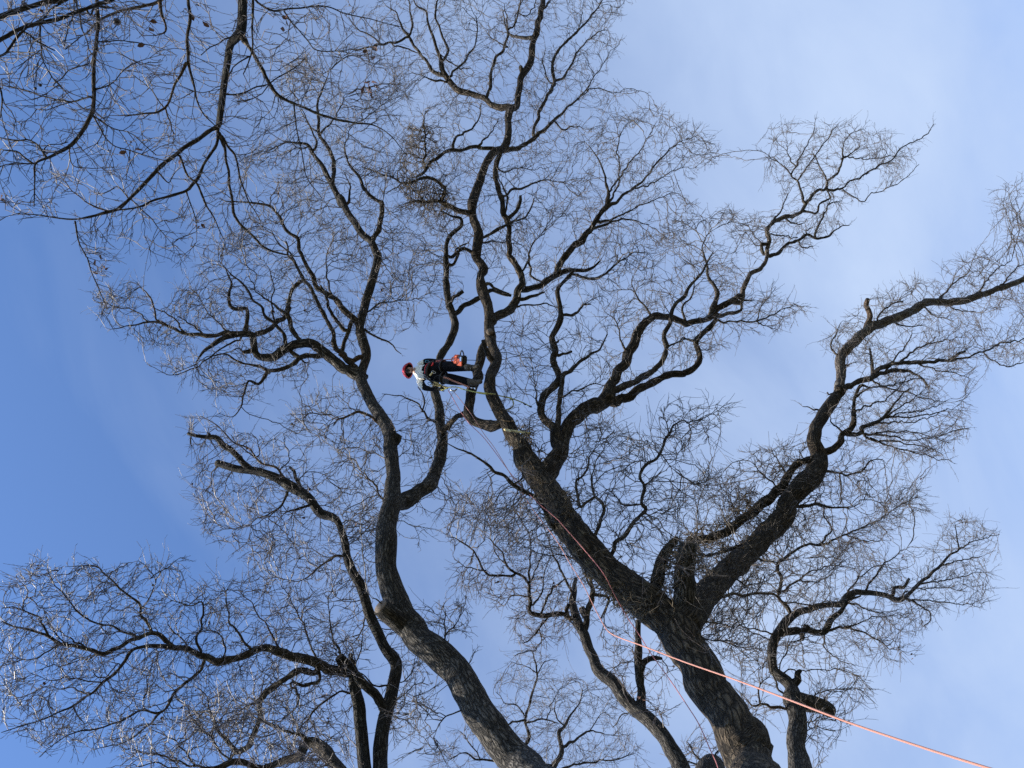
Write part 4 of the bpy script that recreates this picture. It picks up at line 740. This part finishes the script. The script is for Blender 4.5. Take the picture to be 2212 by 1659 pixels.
b = grow(T2, [(R_(865,350, 900,330, 940,340, 965,400, 975,430, 930,448, 885,440, 862,400), 3.7), (R_(880,270, 930,275, 950,340, 870,350), 7.5), (R_(940,380, 990,420, 960,470, 860,450), 8), (R_(1130,1010, 1180,990, 1190,1060, 1150,1060), 6), (R_(1250,1230, 1420,1290, 1400,1350, 1300,1290), 6.5), (R_(1440,1150, 1520,1150, 1500,1230, 1440,1300, 1420,1230), 9), (R_(1170,1060, 1230,1060, 1260,1200, 1200,1150), 6.5), (R_(1480,1190, 1600,1070, 1740,960, 1760,1030, 1630,1200, 1530,1270), 9.5), (R_(1070,880, 1110,880, 1190,1010, 1130,1020), 8)],
     step=0.06, kill=0.07, infl=1.2, gz=0.5, tip_r=0.0036, mat_=M_NEST, lat=0.14, noise=0.5, thick_skip=0.2)
grow(T4, [(R_(950,1150, 990,1060, 1120,1050, 1210,1140, 1260,1240, 1330,1300, 1260,1330, 1220,1390, 1130,1380, 1090,1330, 1050,1290, 980,1260, 1000,1200), 9.4), (R_(1290,1330, 1420,1370, 1480,1450, 1440,1560, 1380,1560, 1300,1440), 17), (R_(1120,1370, 1190,1370, 1180,1410, 1130,1400), 14)], step=0.105, kill=0.15, infl=1.5)
grow(T3, [(R_(1560,1130, 1700,1170, 1760,1100, 1850,1140, 1950,1040, 2000,1050, 2000,1100, 1880,1180, 1700,1260, 1640,1290, 1560,1260), 11.5),
          (R_(1640,1290, 1750,1250, 1860,1200, 2020,1180, 2050,1110, 2150,1140, 2150,1230, 2140,1300, 2040,1330, 1990,1400, 1920,1430, 1860,1400, 1790,1400, 1740,1440, 1680,1400), 10.4),
          (R_(1560,1290, 1680,1350, 1680,1480, 1700,1540, 1620,1560, 1570,1450, 1530,1330), 12.5), (R_(1740,1400, 1850,1420, 1890,1490, 1830,1560, 1780,1650, 1750,1650, 1740,1500), 14)], step=0.105, kill=0.155, infl=1.5)
grow(T6, [(R_(1060,1480, 1110,1415, 1150,1400, 1210,1440, 1270,1460, 1350,1500, 1330,1560, 1400,1620, 1420,1659, 1130,1659, 1070,1560), 9.5), (R_(930,1659, 940,1620, 1000,1570, 1060,1580, 1120,1659), 10)], step=0.13, kill=0.19, infl=3.5, tip_r=0.0032)
grow(T8, [(R_(1440,1659, 1450,1600, 1500,1570, 1560,1600, 1580,1659), 13)], step=0.1, kill=0.16, infl=2)
for T, f in ((T7, .02), (T1, .018), (T5, .03), (T2, .014), (T4, .015), (T3, .02)): dead_leaves(T, f)

# ------------------------------------------------------------------ climber, saw, ropes
def PP(x, y, d): return at_d(840.3 + 0.14706 * x, 731.9 + 0.14706 * y, d)
def simple_obj(name, V, F, m, parent=None, smooth=True):
    off = np.array(parent_loc(parent)) if parent else np.zeros(3)
    me = bpy.data.meshes.new(name); me.from_pydata([tuple(np.asarray(v) - off) for v in V], [], [tuple(int(i) for i in f) for f in F]); me.materials.append(m)
    if smooth: me.shade_smooth()
    o = bpy.data.objects.new(name, me); col.objects.link(o)
    if parent: o.parent = parent
    return o
def rope_geo(pts, r, sides=8, step=0.05, twist=True):
    P = catmull(np.asarray(pts, float), None, step); n = len(P)
    V, F, UV = tube(P, np.full(n, r), sides, 0)
    return V, F, UV
def rope(name, pts, r, m, parent=None, label=None, cat=None, step=0.05, sides=8, group=None):
    V, F, UV = rope_geo(pts, r, sides, step); o = link_mesh(name, V, F, m, parent, UV); tag(o, label, cat, group); return o
def braid_mat(name, a, b_, rough=0.6, scale=160):
    m, nt, b = mat(name); N = nt.nodes; Lk = nt.links
    uv = N.new('ShaderNodeUVMap'); uv.uv_map = 'bark'
    w = N.new('ShaderNodeTexWave'); w.bands_direction = 'DIAGONAL'; w.inputs['Scale'].default_value = scale; w.inputs['Distortion'].default_value = 1.0; Lk.new(uv.outputs[0], w.inputs[0])
    c = N.new('ShaderNodeMix'); c.data_type = 'RGBA'; Lk.new(w.outputs['Fac'], c.inputs[0]); c.inputs[6].default_value = (*a, 1); c.inputs[7].default_value = (*b_, 1)
    Lk.new(c.outputs[2], b.inputs['Base Color']); b.inputs['Roughness'].default_value = rough
    bp = N.new('ShaderNodeBump'); bp.inputs['Distance'].default_value = 0.002; Lk.new(w.outputs['Fac'], bp.inputs['Height']); Lk.new(bp.outputs[0], b.inputs['Normal'])
    return m
M_ORANGE = braid_mat('orange_rope', (0.64, 0.22, 0.14), (0.76, 0.42, 0.33))
M_PINK = braid_mat('pink_rope', (0.62, 0.16, 0.16), (0.75, 0.33, 0.30))
M_YELLOW = braid_mat('yellow_cord', (0.78, 0.72, 0.24), (0.62, 0.66, 0.20))
M_CREAM = braid_mat('cream_cord', (0.85, 0.70, 0.34), (0.80, 0.62, 0.26))
M_WHITE = simple('pale_jacket', (0.82, 0.80, 0.75), 0.8, var=0.05, scale=7, bump=0.002)
M_BLACK = simple('black_trousers', (0.009, 0.0095, 0.013), 0.95, var=0.3, scale=7, bump=0.002); M_BLACK.node_tree.nodes['Principled BSDF'].inputs['Specular IOR Level'].default_value = 0.12
M_BOOT = simple('scuffed_boot', (0.09, 0.08, 0.072), 0.8, var=0.35, scale=30)
M_GLOVE = simple('dark_glove', (0.04, 0.04, 0.045), 0.8)
M_SKIN = simple('skin', (0.42, 0.25, 0.19), 0.6, var=0.08)
M_RED = simple('red_helmet_shell', (0.68, 0.045, 0.05), 0.28, var=0.04)
M_DARK = simple('dark_lining', (0.02, 0.02, 0.023), 0.7)
M_STEEL = simple('steel', (0.72, 0.72, 0.74), 0.25, metal=1.0, var=0.05)
M_SAW = simple('orange_saw_body', (0.80, 0.14, 0.045), 0.35, var=0.06)
M_SAWDARK = simple('saw_dark_plastic', (0.03, 0.022, 0.024), 0.45)
M_BLUE = simple('blue_buckle', (0.03, 0.25, 0.45), 0.4)

def climber():
    J = {'pelvis': (705, 478, 14.62, .15, .14), 'spine': (590, 475, 14.76, .14, .175), 'chest': (480, 485, 14.88, .16, .20), 'neck0': (395, 470, 14.98, .085, .085), 'neck': (345, 465, 15.03, .058, .058),
         'head': (300, 462, 15.06, .082, .088), 'top': (255, 458, 15.10, .07, .075), 'nose': (325, 440, 14.93, .02, .018),
         'shU': (430, 385, 14.93, .075, .075), 'elU': (560, 325, 14.80, .052, .052), 'wrU': (680, 322, 14.71, .036, .036), 'haU': (735, 328, 14.67, .04, .024),
         'shR': (440, 615, 14.84, .078, .078), 'elR': (520, 722, 14.64, .055, .055), 'wrR': (700, 748, 14.44, .037, .037), 'haR': (765, 738, 14.39, .04, .024),
         'hipU': (735, 405, 14.60, .118, .118), 'knU': (960, 408, 14.40, .092, .092), 'anU': (1190, 425, 14.18, .060, .060), 'heU': (1235, 430, 14.16, .05, .05), 'toU': (1330, 395, 14.10, .042, .036),
         'hipR': (745, 565, 14.58, .118, .118), 'knR': (975, 605, 14.38, .094, .094), 'anR': (1215, 640, 14.18, .062, .062), 'heR': (1265, 645, 14.15, .05, .05), 'toR': (1375, 625, 14.10, .042, .036)}
    E = [('pelvis', 'spine'), ('spine', 'chest'), ('chest', 'neck0'), ('neck0', 'neck'), ('neck', 'head'), ('head', 'top'), ('head', 'nose'),
         ('chest', 'shU'), ('shU', 'elU'), ('elU', 'wrU'), ('wrU', 'haU'), ('chest', 'shR'), ('shR', 'elR'), ('elR', 'wrR'), ('wrR', 'haR'),
         ('pelvis', 'hipU'), ('hipU', 'knU'), ('knU', 'anU'), ('anU', 'heU'), ('heU', 'toU'), ('pelvis', 'hipR'), ('hipR', 'knR'), ('knR', 'anR'), ('anR', 'heR'), ('heR', 'toR')]
    for h, w, s_ in (('haU', 'wrU', 1), ('haR', 'wrR', -1)):      # four fingers and a thumb on each hand
        hx, hy, hd = J[h][:3]
        for k in range(4):
            J[h + 'f%d' % k] = (hx + 34 - 4 * abs(k - 1.4), hy + (k - 1.5) * 19, hd - 0.01, .0105, .0105); J[h + 'g%d' % k] = (hx + 56 - 6 * abs(k - 1.4), hy + (k - 1.5) * 20, hd + 0.025, .0085, .0085)
            E += [(h, h + 'f%d' % k), (h + 'f%d' % k, h + 'g%d' % k)]
        J[h + 't'] = (hx + 8, hy + 42 * s_, hd - 0.015, .012, .012); J[h + 'u'] = (hx + 32, hy + 50 * s_, hd + 0.01, .0095, .0095); E += [(h, h + 't'), (h + 't', h + 'u')]
    keys = list(J); base = PP(1250, 530, 14.2)
    me = bpy.data.meshes.new('person'); me.from_pydata([tuple(PP(*J[k][:3]) - base) for k in keys], [(keys.index(a), keys.index(b)) for a, b in E], [])
    o = bpy.data.objects.new('skeleton', me); col.objects.link(o)
    md = o.modifiers.new('s', 'SKIN'); md.use_smooth_shade = True; md.branch_smoothing = 0.6
    for i, k in enumerate(keys):
        sv = me.skin_vertices[0].data[i]; sv.radius = J[k][3:5]; sv.use_root = (k == 'pelvis')
    o.modifiers.new('d', 'SUBSURF').levels = 2
    dg = bpy.context.evaluated_depsgraph_get(); ev = o.evaluated_get(dg); nm = bpy.data.meshes.new_from_object(ev); nm.name = 'person'
    bpy.data.objects.remove(o)
    p = bpy.data.objects.new('person', nm); col.objects.link(p); p.location = base
    nm.materials.clear()
    for m in (M_BLACK, M_WHITE, M_BOOT, M_GLOVE, M_SKIN): nm.materials.append(m)
    KP = np.array([PP(*J[k][:3]) - base for k in keys])
    for f in nm.polygons:
        c = np.array(f.center); k = keys[int(np.argmin(((KP - c) ** 2).sum(1)))]
        v = ROT.T @ (c + base - CAMPOS); px = ((1106 + v[0] / -v[2] * FPX) - 840.3) / .14706; py = ((829.5 - v[1] / -v[2] * FPX) - 731.9) / .14706
        f.use_smooth = True
        if k in ('head', 'top', 'nose', 'neck'): f.material_index = 4
        elif k[:2] == 'ha': f.material_index = 3
        elif k[:2] in ('he', 'to') or (k[:2] == 'an' and px > 1150): f.material_index = 2
        elif px < 530 - 0.06 * py and k in ('chest', 'neck0', 'shU', 'shR', 'spine', 'elR', 'elU'): f.material_index = 1
        else: f.material_index = 0
    tag(p, 'tree climber in red helmet, pale jacket and black trousers, leaning out from the stem', 'person')
    # helmet: a shell round the top of the head
    hc = PP(288, 466, 15.06); ax = PP(235, 456, 15.11) - PP(345, 468, 15.0); ax /= np.linalg.norm(ax)
    ux = np.cross(ax, [0, 0, 1.0]); ux /= np.linalg.norm(ux); vx = np.cross(ax, ux)
    V = []; F = []; nr, ns = 9, 24
    for shell, rr in ((0, 0.120), (1, 0.108)):
        for i in range(nr + 1):
            t = i / nr * 1.62
            for j in range(ns):
                a = j / ns * 2 * math.pi; rad = rr * math.sin(t) * (1 + 0.10 * math.cos(2 * a)) + (0.014 * (i == nr and shell == 0))
                V.append(hc + ax * (rr * 0.98 * math.cos(t)) + rad * (math.cos(a) * ux + math.sin(a) * vx))
    for sh in (0, 1):
        b0 = sh * (nr + 1) * ns
        for i in range(nr):
            for j in range(ns):
                q = [b0 + i * ns + j, b0 + i * ns + (j + 1) % ns, b0 + (i + 1) * ns + (j + 1) % ns, b0 + (i + 1) * ns + j]; F.append(q if sh == 0 else q[::-1])
    b0, b1 = nr * ns, (nr + 1) * ns + nr * ns
    for j in range(ns): F.append([b0 + j, b0 + (j + 1) % ns, b1 + (j + 1) % ns, b1 + j])
    h = simple_obj('helmet', V, F, M_RED, p)
    h.data.materials.append(M_DARK)
    for i, f in enumerate(h.data.polygons):
        if nr * ns <= i < 2 * nr * ns: f.material_index = 1
    for s_ in (-1, 1):                                             # ear defenders and eyes
        c = hc - ax * 0.06 + vx * 0.105 * s_; V, F, _ = tube(np.array([c - vx * .018, c, c + vx * .018]), np.array([.034, .038, .03]), 12); simple_obj('ear_defender', V, F, M_DARK, p)
        n = PP(325, 440, 14.93) - PP(300, 462, 15.06); n /= np.linalg.norm(n); e = PP(300, 460, 15.06) + n * 0.082 + vx * 0.03 * s_ + ax * 0.012
        V, F, _ = tube(np.array([e - n * .008, e, e + n * .006]), np.array([.007, .011, .005]), 8); simple_obj('eye', V, F, M_DARK, p)
    def ring(name, c, nvec, r1, r2, th, m, parent=p, sq=1.0):
        nvec = nvec / np.linalg.norm(nvec); a = np.cross(nvec, [0.1, 0.3, 1.0]); a /= np.linalg.norm(a); b = np.cross(nvec, a)
        pts = [c + math.cos(t) * a * r1 + math.sin(t) * b * r2 for t in np.linspace(0, 2 * math.pi, 25)]
        V, F, _ = tube(np.array(pts), np.full(25, th), 6); return simple_obj(name, V, F, m, parent)
    sp = PP(590, 470, 14.76) - PP(705, 475, 14.62)
    ring('harness_belt', PP(655, 472, 14.69), sp, .155, .16, .026, M_GLOVE); ring('harness_belt', PP(625, 472, 14.72), sp, .155, .16, .012, M_RED)
    ring('leg_loop', PP(800, 405, 14.54), PP(960, 405, 14.4) - PP(735, 405, 14.6), .105, .105, .018, M_GLOVE); ring('leg_loop', PP(805, 572, 14.52), PP(975, 605, 14.38) - PP(745, 560, 14.58), .105, .105, .018, M_GLOVE)
    for x, y, d, m in ((540, 560, 14.55, M_STEEL), (575, 590, 14.52, M_STEEL), (655, 490, 14.48, M_STEEL), (600, 660, 14.45, M_BLUE), (620, 690, 14.42, M_STEEL), (565, 335, 14.64, M_BLUE)):
        ring('carabiner', PP(x, y, d), ROT @ np.array([0.2, 0.3, 1.0]), .036, .020, .006, m)
    V, F, _ = tube(np.array([PP(600, 540, 14.46), PP(622, 515, 14.45), PP(645, 492, 14.46)]), np.array([.018, .016, .013]), 8); simple_obj('strap_tab', V, F, M_CREAM, p)
    for pts in ([(520, 520, 14.62), (560, 575, 14.5), (610, 620, 14.46), (650, 650, 14.43)], [(650, 350, 14.56), (640, 380, 14.55), (625, 400, 14.58)]):
        V, F, _ = tube(np.array([PP(*q) for q in pts]), np.full(len(pts), .016), 8); simple_obj('harness_strap', V, F, M_GLOVE if len(pts) == 4 else M_RED, p)
    V, F, _ = tube(np.array([PP(1085, 415, 14.29), PP(1120, 418, 14.25), PP(1165, 422, 14.20), PP(1200, 426, 14.17)]), np.array([.05, .064, .062, .056]), 14); simple_obj('gaiter', V, F, M_BOOT, p)
    V, F, _ = tube(np.array([PP(1225, 432, 14.17), PP(1236, 432, 14.16)]), np.array([.06, .06]), 14); simple_obj('boot_strap', V, F, M_DARK, p)
    return p
climber()

def chainsaw():
    o0 = PP(975, 305, 14.40); X = PP(1195, 315, 14.12) - o0; Lx = np.linalg.norm(X); X /= Lx
    Y = ROT @ np.array([0, -1.0, 0]); Y -= X * X.dot(Y); Y /= np.linalg.norm(Y); Z = np.cross(X, Y)
    if (ROT.T @ Z)[2] < 0: Z = -Z
    t = empty('chainsaw', o0, 'orange and black chainsaw hanging from a pink strap beside the climber', 'chainsaw')
    def block(name, x0, x1, y0, y1, z0, z1, m, bev=.012, parent=t):
        bm = bmesh.new(); bmesh.ops.create_cube(bm, size=1)
        for v in bm.verts: v.co = Vector(((x0 + x1) / 2 + v.co.x * (x1 - x0), (y0 + y1) / 2 + v.co.y * (y1 - y0), (z0 + z1) / 2 + v.co.z * (z1 - z0)))
        bmesh.ops.bevel(bm, geom=bm.edges[:], offset=bev, segments=2, affect='EDGES'); 
        V = [o0 + X * v.co.x + Y * v.co.y + Z * v.co.z for v in bm.verts]; bm.verts.index_update(); F = [[v.index for v in f.verts] for f in bm.faces]; bm.free()
        return simple_obj(name, V, F, m, parent, smooth=False)
    block('engine_cover', 0, .115, -.085, .09, -.06, .06, M_SAW, .02); block('motor_housing', .105, .25, -.075, .075, -.055, .055, M_SAWDARK, .018)
    block('fuel_cap', .03, .07, .05, .095, -.02, .02, M_SAWDARK, .008); block('muffler', .19, .24, -.05, .03, .05, .08, M_STEEL, .008)
    block('side_cover', .11, .24, -.02, .10, .05, .072, M_SAW, .008)
    g = block('guide_bar', .15, .21, -.003, .003, -.40, -.05, M_SAWDARK, .001)
    pts = [(.146, -.05), (.146, -.38), (.16, -.405), (.18, -.41), (.20, -.405), (.214, -.38), (.214, -.05)]
    V, F, _ = tube(np.array([o0 + X * a + Z * b for a, b in pts]), np.full(len(pts), .005), 6); simple_obj('chain', V, F, M_SAWDARK, g)
    pts = [(.12, -.07, 0), (.13, -.13, 0), (.17, -.155, .01), (.215, -.12, .02), (.24, -.06, .02)]
    V, F, _ = rope_geo([o0 + X * a + Y * b + Z * c for a, b, c in pts], .011, 8, .02); simple_obj('top_handle', V, F, M_SAWDARK, t)
    pts = [(.02, -.04, .03), (-.03, -.03, .04), (-.045, .02, .04), (.0, .05, .03)]
    V, F, _ = rope_geo([o0 + X * a + Y * b + Z * c for a, b, c in pts], .010, 8, .02); simple_obj('rear_handle', V, F, M_SAW, t)
chainsaw()
st = empty('tool_strap', PP(690, 330, 14.6), 'pink strap doubled between the harness and the chainsaw', 'strap')
for y0, y1 in ((325, 300), (340, 335), (332, 352)):
    rope('strand', [PP(690, y0, 14.6), PP(800, (y0 + y1) / 2 - 4, 14.52), PP(900, y1 + 2, 14.46), PP(965, y1 - 8, 14.40)], .0075, M_PINK, st)

def D(x, y, d): return at_d(x, y, d)
ex = D(2134, 1659, 3.4); pr = D(2000, 1617, 3.65); dv = (ex - pr)
tail = [ex + dv * 0.9, ex + dv * 2.0 + np.array([0, 0, -.25])]
q = tail[-1]; tail += [np.array([q[0] * 1.06, q[1] * 1.06, q[2] * .55]), np.array([q[0] * 1.1, q[1] * 1.1, .35]), np.array([q[0] * 1.12, q[1] * 1.12, .03])]
for k in range(26):
    a = k * .9; tail.append(np.array([q[0] * 1.12 + .22 * math.cos(a) + .1, q[1] * 1.12 + .2 * math.sin(a), .03 + k * .003]))
rope('climbing_rope', [PP(955, 775, 14.36), D(981, 847, 14.3), D(1002, 873, 14.0), D(1024, 904, 13.6), D(1046, 938, 13.2), D(1070, 970, 12.8), D(1110, 1036, 12.1), D(1151, 1100, 11.4), D(1202, 1167, 10.6), D(1230, 1215, 10.1), D(1259, 1262, 9.6),
     D(1286, 1316, 8.9), D(1306, 1353, 8.3), D(1318, 1367, 7.8), D(1340, 1378, 7.3), D(1390, 1396, 6.6), D(1479, 1430, 5.8), D(1585, 1467, 5.1), D(1703, 1511, 4.5), D(1837, 1562, 4.05), D(2000, 1617, 3.65), ex] + tail, .0046, M_ORANGE, None,
     'taut orange climbing rope running from the climber down past the trunk to the lower right', 'rope', step=.06)
e2 = D(1551, 1659, 9.3)
rope('climbing_rope', [PP(868, 755, 14.40), D(976, 856, 14.3), D(986, 874, 14.1), D(997, 892, 13.9), D(1015, 916, 13.6), D(1042, 942, 13.2), D(1066, 972, 12.85), D(1112, 1034, 12.1), D(1160, 1084, 11.5), D(1202, 1120, 11.2), D(1215, 1134, 11.1), D(1259, 1184, 10.9), D(1303, 1238, 10.6),
     D(1325, 1280, 10.7), D(1337, 1302, 10.8), D(1357, 1336, 10.7), D(1380, 1370, 10.5), D(1407, 1413, 10.3), D(1451, 1474, 10.1), D(1487, 1528, 9.9), D(1510, 1565, 9.7), D(1534, 1619, 9.5), e2, D(1566, 1740, 8.6),
     np.array([D(1566, 1740, 8.6)[0] * 1.02, D(1566, 1740, 8.6)[1] * 1.03, 3.0]), np.array([D(1566, 1740, 8.6)[0] * 1.03, D(1566, 1740, 8.6)[1] * 1.05, .03])], .0052, M_PINK, None,
     'slack pinkish rope strand hanging beside the orange one and down past the big trunk foot', 'rope', step=.06)
fl = empty('positioning_lanyard', PP(860, 715, 14.36), 'yellow-green lanyard from the harness round the stem with a curled tail', 'lanyard')
rope('rope_length', [PP(760, 752, 14.38), PP(800, 748, 14.37), PP(860, 718, 14.34), PP(930, 706, 14.30), PP(1010, 712, 14.26), PP(1090, 742, 14.18), PP(1180, 762, 14.06), PP(1330, 795, 13.90), PP(1450, 806, 13.86), PP(1540, 812, 13.90), PP(1620, 835, 14.06), PP(1690, 850, 14.12), PP(1760, 862, 14.14), PP(1870, 900, 14.1), PP(1990, 950, 14.05), PP(2080, 1000, 14.0)], .0095, M_YELLOW, fl)
rope('curled_tail', [PP(1700, 852, 14.12), PP(1760, 868, 14.10), PP(1815, 900, 14.06), PP(1830, 950, 14.02), PP(1805, 1010, 14.0), PP(1750, 1045, 14.0), PP(1690, 1055, 14.02)], .0095, M_YELLOW, fl)
rope('sheath', [PP(1300, 788, 13.90), PP(1380, 802, 13.86), PP(1450, 806, 13.85)], .017, M_YELLOW, fl)
rope('knot', [PP(1975, 940, 14.06), PP(1995, 965, 14.04), PP(2020, 960, 14.04)], .014, M_GLOVE, fl); rope('snap_hook', [PP(2060, 985, 14.0), PP(2085, 1002, 13.99), PP(2100, 995, 13.99)], .013, M_GLOVE, fl)
fc = empty('friction_hitch', PP(780, 690, 14.4), 'cream cord hitch with metal pulley at the climber\'s gloved hand', 'cord')
rope('cord', [PP(655, 635, 14.44), PP(720, 662, 14.42), PP(790, 695, 14.40), PP(860, 722, 14.37)], .0145, M_CREAM, fc); rope('cord', [PP(655, 675, 14.44), PP(720, 690, 14.42), PP(790, 708, 14.40), PP(860, 728, 14.37)], .0145, M_CREAM, fc)
rope('hitch_wraps', [PP(790, 700, 14.385), PP(825, 712, 14.375), PP(865, 724, 14.365)], .021, M_CREAM, fc)
rope('band', [PP(775, 685, 14.385), PP(790, 702, 14.38), PP(795, 722, 14.38)], .014, M_GLOVE, fc)
rope('pulley', [PP(900, 745, 14.35), PP(935, 765, 14.34), PP(970, 765, 14.34), PP(995, 735, 14.34)], .014, M_STEEL, fc)
rope('hook', [PP(615, 690, 14.40), PP(635, 695, 14.39), PP(655, 690, 14.39)], .012, M_STEEL, fc)
ol = empty('tool_lanyard', PP(800, 565, 14.4), 'short thick orange lanyard with steel snap hanging across the climber\'s legs', 'lanyard')
rope('cord', [PP(655, 610, 14.44), PP(670, 565, 14.42), PP(710, 542, 14.40), PP(760, 550, 14.38), PP(800, 565, 14.36)], .005, M_GLOVE, ol)
rope('orange_sleeve', [PP(800, 565, 14.36), PP(860, 580, 14.33), PP(930, 612, 14.29), PP(1060, 662, 14.2), PP(1180, 714, 14.1)], .0145, M_ORANGE, ol)
rope('wire_end', [PP(1180, 714, 14.1), PP(1215, 722, 14.08), PP(1250, 725, 14.05)], .006, M_STEEL, ol); rope('snap_hook', [PP(1245, 718, 14.05), PP(1268, 735, 14.03), PP(1272, 748, 14.03)], .013, M_STEEL, ol)
sl = empty('sling', PP(1720, 1340, 13.2), 'thick cream sling sticking out right from the stem below the climber', 'sling')
rope('webbing', [PP(1700, 1332, 13.25), PP(1760, 1345, 13.1), PP(1880, 1362, 13.0), PP(1990, 1376, 12.95), PP(2072, 1390, 12.9)], .018, M_CREAM, sl); rope('dark_end', [PP(2072, 1390, 12.9), PP(2086, 1392, 12.9)], .013, M_GLOVE, sl)

# dead oak leaves still hanging in one bunch under the overhead branches
def oak_leaf(c, ax, up, size, parent):
    ax = ax / np.linalg.norm(ax); n = np.cross(ax, up); n /= np.linalg.norm(n); b = np.cross(n, ax)
    out = [(0, .03), (.12, .05), (.22, .16), (.30, .10), (.42, .26), (.50, .14), (.62, .30), (.72, .16), (.84, .20), (1.0, .03)]
    mid = [c + ax * size * t + n * size * .10 * math.sin(t * 3) for t, _ in out]; V = list(mid); F = []; k = len(out)
    for s_ in (-1, 1): V += [m + b * size * w * s_ + n * size * .08 * w * 3 for m, (t, w) in zip(mid, out)]
    for i in range(k - 1): F += [[i, i + 1, k + i + 1, k + i], [i + 1, i, 2 * k + i, 2 * k + i + 1]]
    simple_obj('leaf', V, F, M_LEAF, parent, smooth=False)
rg = np.random.default_rng(5)
for x, y in ((784, 178), (789, 183), (795, 175), (790, 190), (800, 185), (806, 178), (812, 176), (818, 182), (786, 196), (803, 192)):
    c = at_z(x, y, 8.9); oak_leaf(c, ROT @ (np.array([rg.uniform(-1, 1), rg.uniform(-1, .4), rg.uniform(-.4, .4)])), ROT @ np.array([rg.uniform(-.3, .3), 0.2, 1.0]), rg.uniform(.06, .085), T7.root)
for T, spots in ((T7, ((252, 47, 8.6, .028), (87, 184, 8.6, .012), (76, 191, 8.6, .012))), (T5, ((330, 1264, 15.5, .02),))):
    for x, y, z, r in spots:
        c = at_z(x, y, z); V, F, _ = tube(np.array([c + np.array([0, 0, k * r]) for k in (-1, -.6, 0, .6, 1)]), np.array([.35, .85, 1, .85, .35]) * r, 10); simple_obj('oak_gall', V, F, M_SAWDARK, T.root)
